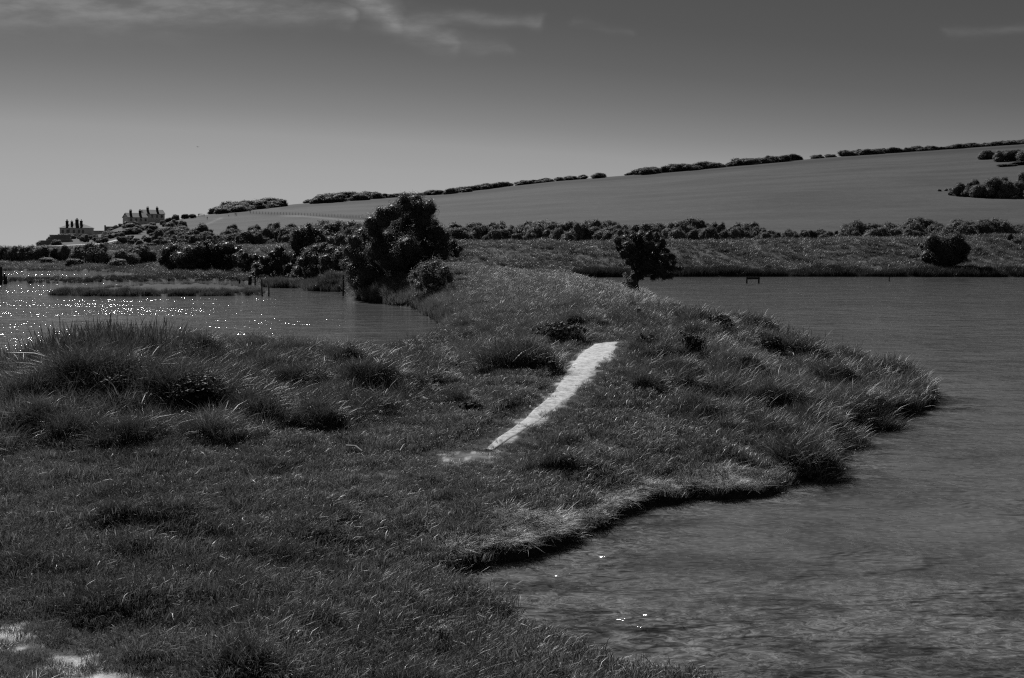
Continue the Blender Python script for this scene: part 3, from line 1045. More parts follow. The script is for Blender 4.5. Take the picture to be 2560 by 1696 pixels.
# --- pale dead grass matted flat along the rim of the inlet
_c = STRAW.mean(0)
x = RNG.uniform(STRAW[:, 0].min(), STRAW[:, 0].max(), 14000); y = RNG.uniform(STRAW[:, 1].min(), STRAW[:, 1].max(), 14000)
ok = (sdpoly(x, y, STRAW) > -0.10 + 0.26 * vnoise(x * 1.6, y * 1.6, 45) + 0.10 * vnoise(x * 5, y * 5, 46))
x, y = x[ok], y[ok]
u = 1280 + F * x / y
ok = _look(SG, u, y) > .12
g.add(u[ok], y[ok], 'straw', RNG.uniform(.3, .75, ok.sum()), RNG.uniform(2.6, 5.0, ok.sum()), .12)
# --- neck, 36 to 100 m
u, y = candidates(36, 104, 15, 700, 1760)
x = (u - 1280) / F * y
s = _look(SG, u, y)
ok = s > .1
u, y, x, s = u[ok], y[ok], x[ok], s[ok]
tt = fbm(x * .6, y * .35, 95)
g.add(u, y, 'far', RNG.uniform(.5, 1.0, len(u)) * np.clip(.75 + .5 * tt, .4, 1.3), np.clip(1.25 + .5 * fbm(x * .25, y * .2, 97) + .25 * tt, .7, 2.0), .2)
u, y = candidates(36, 60, 26, 900, 1760)
ok = _look(SG, u, y) > .1
g.add(u[ok], y[ok], 'long', RNG.uniform(.5, 1.1, ok.sum()), RNG.uniform(.8, 1.7, ok.sum()), .2)
# --- levee and marsh, 78 to 176 m
u, y = candidates(78, 176, 4.2, -250, 2810)
x = (u - 1280) / F * y
s = _look(SG, u, y)
yc = np.interp(u, YC_U, YC_Y)
ok = (s > .15) & (y < yc + 4) & ~((np.abs(y - yc) < 1.2)) & ~((y < 104) & (u > 700) & (u < 1760))
u, y, x, s = u[ok], y[ok], x[ok], s[ok]
tt = fbm(x * .4 + y * .15, y * .3, 99)
tn = np.clip(1.0 + .8 * fbm(x * .2 + y * .1, y * .16, 101) + .4 * tt, .35, 2.2)
low = np.where((y < 101) & (u < 350), .45, 1.0)
g.add(u, y, 'far', RNG.uniform(.7, 1.35, len(u)) * np.clip(.8 + .6 * tt, .4, 1.5) * low, tn * np.where(low < 1, .6, 1), .2)
o_g, n_g = g.build('grass')
tag(o_g, 'rank grass and turf covering the banks', 'grass', kind='stuff')

# --- reeds along the far water's edge, the island and the dark strip
g = Scatter()


def edge_reeds(pts, per_m, depth_m, sc0, sc1, tone0=.45, tone1=.9, back=True):
    P = np.array(pts)
    seg = np.linalg.norm(np.diff(P, axis=0), axis=1); cs = np.r_[0, np.cumsum(seg)]
    n = int(cs[-1] * per_m)
    t = RNG.uniform(0, cs[-1], n)
    x = np.interp(t, cs, P[:, 0]); y = np.interp(t, cs, P[:, 1]) + (RNG.uniform(-.1, depth_m, n) if back else RNG.uniform(-depth_m, .1, n))
    u = 1280 + F * x / y
    ok = (_look(SG, u, y) > -0.5) & (u > -300) & (u < 2860)
    u, y, x = u[ok], y[ok], x[ok]
    hs = np.clip(1 + .25 * vnoise(x * .5, y * .3, 105), .6, 1.3)
    g.add(u, y, 'reed', RNG.uniform(sc0, sc1, len(u)) * hs, RNG.uniform(tone0, tone1, len(u)), .1)


edge_reeds([W(1440, 694), W(1560, 693), W(1700, 692), W(2100, 692), W(2560, 693), W(2900, 693)], 30, 2.2, .75, 1.0, .15, .5)
edge_reeds([W(128, 738), W(220, 741), W(400, 741), W(560, 740), W(654, 738.5)], 26, 1.2, .32, .52, .5, 1.0)
edge_reeds([W(656, 728), W(600, 719), W(480, 717), W(360, 719), W(260, 725), W(170, 733)], 10, 2.0, .2, .32, .9, 1.6, False)
edge_reeds([W(-300, 709.5), W(-20, 709.5), W(60, 709), W(190, 708), W(230, 706), W(330, 704.5), W(450, 703.5), W(600, 703), W(640, 708)], 22, 2.6, .22, .40, .25, .6)
edge_reeds([W(655, 717), W(690, 720), W(760, 721), W(775, 728), W(830, 729.5), W(865, 731)], 26, 1.8, .45, .8, .5, 1.0)
edge_reeds([W(-300, 677), W(0, 677), W(150, 677), W(250, 680), W(325, 684)], 12, 5, .3, .5, .6, 1.1)
edge_reeds([W(905, 752), W(960, 759), W(1040, 771), W(1060, 781), W(1085, 795), W(1110, 812), W(1135, 822)], 14, .8, .35, .7, .6, 1.3)
o_r, n_r = g.build('reeds')
tag(o_r, 'dark reeds fringing the water', 'reeds', kind='stuff')
print('grass', n_g, 'reeds', n_r)
# ------------------------------------------------------------------ foliage
def kite_leaves(C, Nrm, size, shade, rng):
    """small leaf faces: centre, normal, size"""
    n = len(C)
    Nrm = Nrm / (np.linalg.norm(Nrm, axis=1, keepdims=True) + 1e-9)
    r = rng.normal(size=(n, 3))
    t = r - Nrm * (r * Nrm).sum(1, keepdims=True)
    t /= np.linalg.norm(t, axis=1, keepdims=True) + 1e-9
    b = np.cross(Nrm, t)
    s = size[:, None]
    V = np.stack([C - t * s * .5, C + b * s * .30 - Nrm * s * .06, C + t * s * .5, C - b * s * .30 - Nrm * s * .06], 1).reshape(-1, 3)
    return V, np.arange(n * 4).reshape(n, 4), np.repeat(shade, 4)


def ico(sub):
    bm = bmesh.new()
    bmesh.ops.create_icosphere(bm, subdivisions=sub, radius=1)
    V = np.array([v.co[:] for v in bm.verts]); T = np.array([[v.index for v in f.verts] for f in bm.faces])
    bm.free()
    return V, T


ICO_V, ICO_T = ico(2)


def foliage(name, lobes, density, leaf, rng, core=.72, out=0.34, up=0.25, rag=0.3, nrand=.75):
    """lobes: (x, y, z, rx, ry, rz). Leaves fill an uneven shell round every lobe; a dense heart of leaves keeps the light out."""
    VV, SH, L, S, T = [], [], [], [], []
    base = nl = 0
    for (x, y, z, rx, ry, rz) in lobes:
        c = np.array([x, y, z]); R_ = np.array([rx, ry, rz])
        n = max(14, int(14 * density * (rx * rz + rx * ry + ry * rz) / leaf ** 2))
        d = rng.normal(size=(n, 3)); d /= np.linalg.norm(d, axis=1, keepdims=True)
        # sprays: leaves gather round random twig tips, leaving gaps between them
        tips = rng.normal(size=(max(6, n // 16), 3)); tips /= np.linalg.norm(tips, axis=1, keepdims=True)
        tl = 1 + out * rng.uniform(-.6, 1.0, len(tips))
        k = rng.integers(0, len(tips), n)
        g_ = rng.uniform(size=n) < .62
        d = np.where(g_[:, None], tips[k] + rng.normal(size=(n, 3)) * .17, d)
        d /= np.linalg.norm(d, axis=1, keepdims=True)
        rr = np.where(g_, tl[k] * rng.uniform(.72, 1.03, n), rng.uniform(.62, 1.0, n))
        C = c + d * rr[:, None] * R_
        Nn = d + rng.normal(size=(n, 3)) * nrand + np.array([0, 0, up])
        V, Q, s = kite_leaves(C, Nn, leaf * rng.uniform(.6, 1.35, n), np.clip(rng.normal(.5, .3, n), 0, 1.3), rng)
        VV.append(V); SH.append(s)
        L.append((Q + base).ravel()); S.append(np.arange(n) * 4 + nl); T.append(np.full(n, 4))
        nl += n * 4; base += len(V)
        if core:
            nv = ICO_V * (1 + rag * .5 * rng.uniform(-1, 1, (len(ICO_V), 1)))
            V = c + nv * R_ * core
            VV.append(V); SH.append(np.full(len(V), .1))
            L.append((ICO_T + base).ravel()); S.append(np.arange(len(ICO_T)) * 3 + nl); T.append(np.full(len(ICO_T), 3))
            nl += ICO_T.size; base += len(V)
    return np_mesh(name, np.concatenate(VV), np.concatenate(L), np.concatenate(S), np.concatenate(T), {'shade': np.concatenate(SH)})


def dome_lobes(rng, n, flat=1.0, spread=.62, lift=.36, size=(.26, .46)):
    """a rounded bush about 2 wide and 2*flat high, standing on z = 0"""
    out = [(0, 0, .55 * flat, .62, .62, .55 * flat)]
    for _ in range(n):
        a = rng.uniform(0, 6.283); el = rng.uniform(-.1, 1.45)
        r = rng.uniform(*size)
        R_ = spread * rng.uniform(.75, 1.15)
        out.append((math.cos(a) * math.cos(el) * R_, math.sin(a) * math.cos(el) * R_, max(r * .6, (lift + math.sin(el) * R_ * 1.05)) * flat, r, r, r * flat * .95))
    return out


PROTO = []
for i in range(7):
    r_ = np.random.default_rng(300 + i)
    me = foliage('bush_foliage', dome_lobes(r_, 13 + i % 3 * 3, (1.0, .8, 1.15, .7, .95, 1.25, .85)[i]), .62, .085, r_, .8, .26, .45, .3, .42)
    zmax = max(v.co.z for v in me.vertices)
    me.materials.append(M['leaf_far_pale' if i in (1, 4, 6) else 'leaf_far'])
    PROTO.append((me, zmax))
# tall tree form with a visible stem
BR = np.random.default_rng(77)

ORD = ("first second third fourth fifth sixth seventh eighth ninth tenth eleventh twelfth thirteenth fourteenth fifteenth sixteenth seventeenth eighteenth "
       "nineteenth twentieth").split()
for tens, w_ in ((20, 'twenty'), (30, 'thirty'), (40, 'forty'), (50, 'fifty'), (60, 'sixty')):
    ORD += ['%s-%s' % (w_, ORD[k]) for k in range(9)] + [{20: 'thirtieth', 30: 'fortieth', 40: 'fiftieth', 50: 'sixtieth', 60: 'seventieth'}[tens]]


def bush(name, base, w_px, h_px, label, cat, group, proto=None, mat=None, squash=1.0, sink=.06):
    """one shrub: base point, width and height as they read in the photograph at that distance"""
    k = BR.integers(0, len(PROTO)) if proto is None else proto
    me, zm = PROTO[k]
    o = link(name, me)
    m = base.y / F
    sx = w_px * m / 2.05
    o.scale = (sx, sx * squash, h_px * m / zm)
    o.rotation_euler = (BR.normal(0, .06), BR.normal(0, .06), BR.uniform(0, 6.283))
    o.location = base - Vector((0, 0, h_px * m * sink))
    return tag(o, label, cat, group)


# ---- hedge and scrub along the skyline of the far hill
def skyline(u0, u1, h0, h1, off, n, where, landmark, group, wid=(1.5, 2.6)):
    us = np.sort(BR.uniform(u0, u1, n))
    for i, u in enumerate(us):
        hp = BR.uniform(h0, h1)
        dr = float(np.interp(u, *zip(*DR)))
        b = on(u, dr - BR.uniform(0, off))
        bush('hedge_bush', b, hp * BR.uniform(*wid) * 1.2, hp, '%s bush from %s in the %s' % (ORD[i], landmark, where), 'bush', group, sink=.12)


skyline(522, 706, 15, 29, 45, 22, 'rounded copse on the skyline', 'the left end', 'bushes in the rounded skyline copse', (1.6, 2.6))
skyline(570, 680, 24, 31, 30, 9, 'top of the rounded skyline copse', 'the left', 'bushes topping the rounded skyline copse', (2, 3))
skyline(762, 785, 9, 12, 8, 2, 'gap right of the rounded copse', 'the left', 'small bushes right of the skyline copse')
skyline(788, 940, 13, 26, 60, 24, 'skyline thicket above the big waterside tree', 'the left end', 'bushes in the skyline thicket', (1.7, 2.8))
skyline(935, 1100, 8, 15, 16, 20, 'thin hedge right of the skyline thicket', 'the left end', 'bushes in the thin skyline hedge', (2, 3.4))
skyline(1100, 1240, 12, 19, 60, 18, 'dark hedge on the lower field rim', 'the left end', 'bushes in the dark rim hedge', (1.8, 3))
skyline(1225, 1440, 7, 15, 20, 26, 'middle stretch of the skyline hedge', 'its left end', 'bushes in the middle skyline hedge', (1.8, 3.4))
skyline(1446, 1504, 11, 15, 30, 5, 'short isolated skyline clump', 'its left end', 'bushes in the isolated skyline clump', (2, 3))
skyline(1560, 1600, 6, 10, 10, 5, 'thin start of the long skyline hedge', 'its left end', 'bushes starting the long skyline hedge', (2, 3))
skyline(1600, 1750, 13, 24, 40, 20, 'left half of the long skyline hedge', 'its left end', 'bushes in the long skyline hedge, left half', (1.8, 3))
skyline(1745, 1992, 9, 23, 30, 32, 'right half of the long skyline hedge', 'its middle', 'bushes in the long skyline hedge, right half', (1.8, 3.2))
skyline(2030, 2086, 8, 12, 5, 6, 'short low skyline hedge', 'its left end', 'bushes in the short skyline hedge', (2, 3.4))
skyline(2112, 2300, 10, 18, 14, 26, 'high skyline hedge at the right', 'its left end', 'bushes in the high skyline hedge', (1.8, 3.4))
skyline(2300, 2590, 8, 16, 14, 34, 'topmost skyline hedge in the corner', 'its left end', 'bushes in the topmost skyline hedge', (2, 3.6))

# ---- clumps on the open hillside at the right
def hillside(lst, what, group, cat='shrub', mat=None):
    for i, (u, v, w, h) in enumerate(lst):
        bush('shrub' if cat == 'shrub' else 'hawthorn', hit(u, v, 200), w * 1.35, h * 1.05, '%s %s' % (ORD[i], what), cat, group)


hillside([(2395, 490, 46, 36), (2425, 492, 52, 30), (2450, 494, 46, 34), (2482, 494, 56, 52), (2510, 494, 48, 44), (2432, 480, 40, 34), (2500, 480, 44, 40), (2540, 492, 44, 40), (2566, 470, 36, 46), (2380, 478, 14, 8), (2366, 478, 10, 6), (2348, 479, 9, 6)],
         'shrub from the left in the clump on the open hillside', 'shrubs in the lower hillside clump')
hillside([(2472, 398, 46, 24), (2502, 404, 40, 26), (2530, 402, 50, 28), (2560, 404, 46, 30), (2500, 392, 30, 16), (2545, 392, 40, 18), (2515, 416, 50, 6), (2550, 412, 50, 7)],
         'shrub from the left in the high clump near the skyline', 'shrubs in the upper hillside clump')

# ---- belt of trees under the hillside field
BELT = [(380, 600), (450, 572), (520, 582), (580, 568), (640, 560), (690, 566), (720, 553), (760, 556), (830, 546), (900, 548), (1000, 552), (1090, 556), (1130, 548), (1160, 552), (1200, 545), (1250, 552), (1300, 552), (1350, 541), (1400, 548), (1450, 538), (1480, 541),
        (1530, 549), (1600, 547), (1660, 550), (1700, 547), (1750, 541), (1800, 546), (1850, 549), (1880, 553), (1905, 566), (1935, 577), (2000, 565), (2060, 571), (2105, 572), (2120, 549), (2180, 548), (2235, 541), (2285, 540), (2340, 548), (2395, 536), (2440, 545), (2490, 541), (2520, 553), (2600, 560)]
bu_, bv_ = zip(*BELT)


def belt(u0, u1, n, d0, d1, k0, k1, where, landmark, group, dv=0):
    us = np.linspace(u0, u1, n) + BR.uniform(-.4, .4, n) * (u1 - u0) / n
    us.sort()
    for i, u in enumerate(us):
        d = BR.uniform(d0, d1)
        b = on(u, d)
        vb = VH - F * (b.z - H) / d
        vt = float(np.interp(u, bu_, bv_))
        hp = max(12, (vb - vt) * BR.uniform(k0, k1))
        w = hp * BR.uniform(1.05, 1.8)
        bush('hedge_tree', b, max(w, 24), hp, '%s tree from %s, %s' % (ORD[i], landmark, where), 'tree', group, sink=.04)


for (a, b, n, nm, lm, gname) in ((385, 905, 25, 'belt before the big waterside tree', 'the hill houses', 'belt trees left of the big waterside tree'),
                                 (905, 1135, 7, 'belt behind the big waterside tree', 'the left', 'belt trees behind the big waterside tree'),
                                 (1135, 1530, 20, 'belt short of the lone tree', 'the big tree', 'belt trees between the big tree and the lone tree'),
                                 (1530, 1915, 19, 'belt beyond the lone tree', 'the lone tree', 'belt trees right of the lone tree'),
                                 (1915, 2115, 10, 'low gap in the belt', 'the left', 'low belt trees in the gap'),
                                 (2115, 2590, 24, 'tall belt above the round bush', 'the left', 'tall belt trees above the round bush')):
    belt(a, b, n, 268, 300, .80, 1.06, 'back row of ' + nm, lm, gname + ', back row')
    belt(a, b, max(5, int(n * .8)), 232, 262, .38, .85, 'front row of ' + nm, lm, gname + ', front row')

# ---- scrub on the slope below the hill houses
u_, v_ = [], []
cells = [(u, v) for u in range(118, 470, 21) for v in range(570, 618, 9)]
k_ = 0
rows = {}
for (u, v) in cells:
    u = u + BR.uniform(-9, 9); v = v + BR.uniform(-4, 4)
    vr = float(np.interp(u, *zip(*VR)))
    if v < vr + 5 or v > 619:
        continue
    hp = BR.uniform(11, 24); w = hp * BR.uniform(1.3, 2.1)
    lim = 582 if 150 < u < 240 else (576 if 240 <= u < 300 else (551 if 295 < u < 412 else vr - 4))
    if v - hp < lim:
        hp = v - lim
        if hp < 6:
            continue
    if abs(v - np.interp(u, [270, 290, 315, 337], [607, 602, 600, 597])) < 5 and 260 < u < 345:
        continue
    if 160 < u < 255 and v > 607:
        continue
    if u < 150 and v - hp < 596:
        continue
    rows.setdefault(int((v - 560) // 15), []).append((u, v, w, hp))
for rr, lst in sorted(rows.items()):
    lst.sort()
    nm = ('highest', 'upper', 'middle', 'lowest')[min(rr, 3)]
    for i, (u, v, w, hp) in enumerate(lst):
        bush('shrub', hit(u, v, 190), w, hp, '%s shrub from the left in the %s row below the hill houses' % (ORD[i], nm), 'shrub', 'scrub below the hill houses')
us = np.sort(BR.uniform(392, 870, 40))
for i, u in enumerate(us):
    v = BR.uniform(590, 616)
    hp = BR.uniform(22, 44)
    bush('shrub', hit(u, v, 190), hp * BR.uniform(1.0, 1.7), hp, '%s shrub from the houses in the scrub before the belt, behind the levee' % ORD[i], 'shrub', 'scrub between the levee and the belt')
bush('shrub', hit(100, 607, 190), 36, 14, 'wispy shrub standing alone on the seaward end of the slope', 'shrub', None)
bush('shrub', hit(128, 606, 190), 26, 17, 'dark bushy shrub beside the seaward concrete terrace', 'shrub', None)
bush('shrub', hit(150, 590, 190), 14, 10, 'small bush against the end wall of the hipped house', 'shrub', None)
for i, (u, v, w, h) in enumerate([(420, 556, 22, 14), (437, 552, 28, 18), (462, 548, 26, 14), (482, 546, 26, 12), (408, 562, 20, 12)]):
    bush('shrub', hit(u, v, 190), w, h, '%s shrub right of the upper gabled house on the skyline' % ORD[i], 'shrub', 'shrubs beside the upper house')
for i, (u, v, w, h) in enumerate([(276, 566, 22, 9), (290, 565, 24, 10), (302, 563, 18, 9), (318, 560, 26, 7), (345, 557, 34, 8), (372, 556, 30, 8), (395, 554, 22, 8)]):
    bush('shrub', hit(u, v + 3, 190), w, h, '%s garden shrub from the left under the upper houses' % ORD[i], 'shrub', 'garden shrubs under the upper houses')

# ---- scrub on the levee at the left, behind the glittering pool
LEV = [(8, 655, 54, 36, 'shrub at the very left end of the scrubby levee'), (40, 652, 46, 34, 'pale shrub next to the left end of the scrubby levee'), (72, 656, 60, 40, 'broad shrub on the levee above the dark post'),
       (100, 657, 56, 40, 'low domed shrub on the levee, third clump'), (142, 648, 30, 28, 'small dark upright shrub on the levee crest'), (164, 652, 32, 36, 'taller dark shrub beside the small upright one'),
       (205, 662, 70, 46, 'big shrub midway along the scrubby levee'), (238, 664, 66, 54, 'darkest and tallest shrub of the scrubby levee'), (275, 661, 26, 22, 'small round shrub right of the darkest levee shrub'),
       (312, 662, 60, 36, 'spreading shrub right of the small round one'), (342, 661, 62, 48, 'dark shrub in the right half of the levee scrub'), (372, 655, 44, 28, 'low bush between levee scrub and the four tall shrubs'),
       (185, 666, 40, 18, 'low skirt of scrub at the foot of the levee'), (120, 664, 44, 18, 'small bush at the levee foot by the pool'), (290, 668, 50, 20, 'grey low bush at the levee foot near the far reeds'), (20, 640, 60, 20, 'thin scrub on the levee crest at the left')]
for (u, v, w, h, lb) in LEV:
    bush('shrub', hit(u, v, 100), w * 1.25, h * 1.2, lb, 'shrub', 'scrub on the levee behind the pool')

M['leaf_mid'] = plant_mat('leaf_mid', 0.105, 0.36, 0.5, 0.18)
# ---- nearer bushes and trees: each its own crown and stems
def stems(lobes, base, n, r0, rng, jit=.15):
    """boughs from one foot out to the lobes"""
    mb = MB()
    pick = rng.choice(len(lobes), min(n, len(lobes)), replace=False)
    for k in pick:
        x, y, z, rx, ry, rz = lobes[k]
        e = np.array([x, y, z - rz * .2]); b = np.array(base) + np.array([rng.normal(0, r0 * .5), rng.normal(0, r0 * .5), -.15])
        pts, rad = [], []
        for t in (0, .2, .4, .6, .8, 1):
            p = b + (e - b) * np.array([t ** 1.25, t ** 1.25, t ** .9]) + rng.normal(0, jit, 3) * (t > 0) * (t < 1) * .6
            pts.append(tuple(p)); rad.append(max(.012, r0 * (1 - t) ** .8 + .012))
        mb.tube(pts, rad, 7, .1, int(rng.integers(1e6)))
    return mb


def crown_tree(name, label, cat, base, lobes_px, d, leaf, density, mat, seed, nstem, r0, group=None, depth=.9, core=.7, out=.34, up=.35):
    """base: foot of the tree; lobes_px: (u, v, radius px [, depth offset m [, radius y px]]) at distance d"""
    rng = np.random.default_rng(seed)
    t = thing(name, label, cat, base, 0, group)
    m = d / F
    lobes = []
    for L_ in lobes_px:
        u, v, r = L_[:3]
        dy = L_[3] if len(L_) > 3 else rng.uniform(-1, 1) * depth
        ry = L_[4] if len(L_) > 4 else r
        dd = d + dy
        p = Vector(((u - 1280) / F * dd, dd, H - (v - VH) / F * dd)) - base
        lobes.append((p.x, p.y, p.z, r * m, r * m * rng.uniform(.85, 1.1), ry * m))
        for _ in range(2 if r > 11 else 0):                # smaller sprays break up each mass
            q = rng.normal(size=3); q /= np.linalg.norm(q)
            s_ = rng.uniform(.34, .52)
            lobes.append((p.x + q[0] * r * m * .75, p.y + q[1] * r * m * .75, p.z + q[2] * ry * m * .75, r * m * s_, r * m * s_, ry * m * s_))
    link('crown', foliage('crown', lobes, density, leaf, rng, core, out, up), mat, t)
    if nstem:
        stems(lobes, (0, 0, 0), nstem, r0, rng).build('trunk', M['bark'], t, True)
    return t


# four tall shrubs on the marsh edge
crown_tree('shrub', 'round-headed tall shrub, left one of the dark row on the marsh edge', 'shrub', on(430, 104), [(418, 634, 22), (440, 626, 24), (428, 648, 24), (408, 650, 14), (446, 650, 18), (430, 662, 20)], 104, .10, .5, M['leaf'], 401, 4, .09, 'tall shrubs on the marsh edge')
crown_tree('shrub', 'shrub with paler leaves beside the round-headed one', 'shrub', on(470, 103), [(452, 645, 20), (468, 632, 22), (482, 640, 20), (462, 662, 20), (480, 664, 18), (498, 650, 14)], 103, .10, .5, M['leaf_pale'], 402, 4, .09, 'tall shrubs on the marsh edge')
crown_tree('shrub', 'domed shrub in the middle of the dark marsh-edge row', 'shrub', on(510, 104), [(498, 628, 20), (520, 624, 22), (508, 645, 24), (530, 644, 20), (514, 664, 20), (495, 662, 16)], 104, .10, .5, M['leaf'], 403, 4, .09, 'tall shrubs on the marsh edge')
crown_tree('shrub', 'widest shrub of the marsh-edge row, sloping down to the right', 'shrub', on(565, 104), [(545, 626, 22), (570, 622, 22), (592, 634, 20), (552, 648, 24), (580, 650, 22), (606, 648, 14), (545, 664, 18), (570, 664, 18)], 104, .10, .5, M['leaf'], 404, 5, .09, 'tall shrubs on the marsh edge')
crown_tree('shrub', 'small pale shrub at the foot of the bank right of the widest shrub', 'shrub', on(602, 101), [(590, 648, 14), (606, 640, 15), (620, 650, 14), (600, 660, 13)], 101, .13, .5, M['leaf_pale'], 405, 3, .05)
crown_tree('shrub', 'low scrubby bush on the bank below the walking couple', 'shrub', on(618, 100), [(612, 640, 12), (626, 650, 14), (640, 645, 14), (620, 668, 12), (608, 680, 9)], 100, .13, .5, M['leaf'], 406, 3, .05)

# dark trees behind the little bay
crown_tree('hawthorn', 'dark flat-topped hawthorn behind the pale bay shrubs', 'tree', on(765, 88), [(745, 588, 20), (768, 580, 20), (790, 588, 18), (805, 598, 12), (740, 606, 20), (765, 604, 24), (790, 608, 18), (750, 626, 20), (775, 628, 22), (740, 648, 20), (765, 652, 20)],
           88, .10, .55, M['leaf'], 411, 6, .12)
crown_tree('shrub', 'dark ragged shrub left of the flat-topped hawthorn', 'shrub', on(690, 87), [(700, 630, 18), (682, 640, 18), (662, 652, 16), (712, 648, 18), (692, 664, 20), (668, 674, 18), (646, 680, 12), (720, 672, 16), (640, 664, 10), (700, 684, 16)],
           87, .10, .5, M['leaf'], 412, 6, .09)
crown_tree('shrub', 'small leaning bush over the posts at the bay', 'shrub', on(642, 88), [(636, 684, 10), (650, 692, 10), (662, 688, 11)], 88, .12, .5, M['leaf'], 413, 3, .04)
crown_tree('willow', 'pale grey leafy willow at the bay, left of the paired one', 'tree', on(770, 82), [(790, 626, 18), (808, 622, 16), (772, 640, 20), (755, 655, 16), (790, 650, 20), (765, 670, 18), (745, 678, 16), (785, 682, 18), (735, 692, 10), (805, 640, 16)],
           82, .10, .5, M['leaf_pale'], 414, 5, .08)
crown_tree('willow', 'pale rounded willow overhanging the tall bay post', 'tree', on(822, 80), [(830, 630, 18), (850, 640, 20), (815, 650, 18), (838, 662, 22), (858, 660, 16), (812, 674, 16), (845, 684, 18), (826, 690, 12), (862, 676, 16)],
           80, .10, .5, M['leaf_pale'], 415, 5, .08)
crown_tree('shrub', 'hazy domed shrub behind the willows', 'shrub', on(842, 110), [(825, 602, 14), (846, 598, 16), (862, 606, 14), (840, 612, 16)], 110, .15, .5, M['leaf_pale'], 416, 2, .05)

# the big waterside tree
BIG = [(930, 560, 24), (905, 588, 24), (955, 538, 20), (888, 604, 20), (868, 660, 18), (870, 628, 16), (1112, 592, 18), (1132, 612, 16), (1098, 578, 16), (1048, 520, 22), (1010, 512, 26), (1040, 505, 24), (1072, 522, 22), (985, 530, 24), (1025, 540, 30), (1060, 550, 26), (1082, 560, 18), (960, 552, 24), (1000, 570, 32), (1045, 580, 30), (1080, 590, 22), (938, 578, 24), (970, 600, 30),
       (1095, 606, 20), (1118, 612, 20), (1140, 628, 16), (1105, 635, 22), (1070, 620, 30), (1020, 620, 34), (915, 600, 22), (940, 630, 30), (985, 650, 36), (1040, 660, 34), (1085, 655, 22), (890, 618, 22), (905, 650, 28),
       (885, 640, 20), (885, 675, 24), (925, 690, 32), (975, 700, 32), (1020, 695, 30), (895, 712, 20), (940, 725, 22), (985, 732, 20), (1005, 730, 18), (1050, 690, 20), (880, 700, 16), (1150, 622, 9), (905, 735, 12)]
crown_tree('hawthorn', 'tall spreading waterside tree, largest and darkest in the scene', 'tree', on(985, 61), BIG, 61, .058, .62, M['leaf'], 421, 16, .2, None, 1.3, .74, .40)
GN_ = [(1060, 765, 17), (1085, 780, 15), (1040, 745, 14), (1108, 752, 13), (1090, 664, 22), (1062, 674, 22), (1112, 678, 22), (1040, 692, 20), (1070, 700, 25), (1102, 704, 24), (1125, 698, 16), (1048, 714, 16), (1088, 730, 22), (1072, 747, 18), (1108, 730, 14), (1030, 704, 8), (1072, 770, 10), (1090, 760, 12)]
t = crown_tree('hawthorn', 'small gnarled tree with bare boughs leaning over the bank', 'tree', on(1098, 51.5), GN_, 51.5, .048, .42, M['leaf_mid'], 422, 9, .09, None, .6, .55, .42)


def bough(d, base, px, r0, parent, name='bough', r1=.012):
    pts = [Vector(((u - 1280) / F * (d + dy), d + dy, H - (v - VH) / F * (d + dy))) - base for u, v, dy in px]
    n = len(pts)
    return MB().tube([tuple(p) for p in pts], [r0 + (r1 - r0) * i / (n - 1) for i in range(n)], 7, .12, len(px)).build(name, M['bark'], parent, True)


B_ = t.location
bough(51.5, B_, [(1098, 795, 0), (1100, 770, 0), (1106, 752, -.1), (1114, 744, -.2), (1132, 746, -.3), (1148, 748, -.4)], .07, t)
bough(51.5, B_, [(1108, 752, 0), (1118, 742, .1), (1128, 732, .2), (1146, 732, .3), (1164, 736, .3), (1176, 730, .4)], .05, t)
bough(51.5, B_, [(1114, 746, 0), (1118, 734, .1), (1112, 724, .1), (1104, 716, .2)], .035, t)
bough(51.5, B_, [(1098, 790, 0), (1085, 760, 0), (1078, 735, .1), (1060, 712, .2)], .06, t)

# the lone tree on the neck
LONE = [(1545, 603, 13), (1562, 598, 14), (1582, 596, 14), (1602, 592, 15), (1622, 592, 14), (1640, 596, 14), (1655, 606, 13), (1548, 618, 12), (1570, 616, 18), (1596, 616, 20), (1622, 616, 20), (1645, 622, 16), (1662, 630, 12),
        (1560, 634, 13), (1584, 638, 19), (1612, 640, 20), (1638, 642, 18), (1662, 646, 16), (1680, 644, 11), (1684, 656, 10), (1594, 660, 16), (1618, 660, 16), (1640, 664, 16), (1664, 666, 16), (1682, 672, 11), (1698, 672, 8), (1706, 670, 5),
        (1640, 686, 13), (1660, 690, 13), (1676, 690, 10), (1612, 680, 12), (1592, 680, 12), (1632, 694, 9), (1572, 655, 12), (1604, 694, 8), (1590, 668, 17), (1586, 690, 12), (1610, 672, 16), (1578, 645, 15), (1650, 676, 15), (1625, 676, 14)]
t = crown_tree('hawthorn', 'lone wind-shaped dark tree standing on the grassy neck', 'tree', on(1583, 54), LONE, 54, .05, .55, M['leaf'], 431, 4, .08, None, .6, .74, .34, .5)
bough(54, t.location, [(1580, 732, 0), (1581, 716, 0), (1584, 700, 0), (1590, 685, 0), (1602, 665, 0), (1612, 640, 0)], .33, t, 'bole', .07)
bough(54, t.location, [(1588, 690, 0), (1578, 660, 0), (1566, 635, .1), (1552, 612, .2)], .10, t, 'bough')
crown_tree('shrub', 'suckering leafy shoots hugging the left of the lone trunk', 'shrub', on(1568, 53.6), [(1566, 694, 8), (1560, 706, 7), (1568, 710, 9), (1574, 700, 7), (1562, 686, 6)], 53.6, .06, .4, M['leaf_pale'], 432, 3, .03, None, .15, .3)

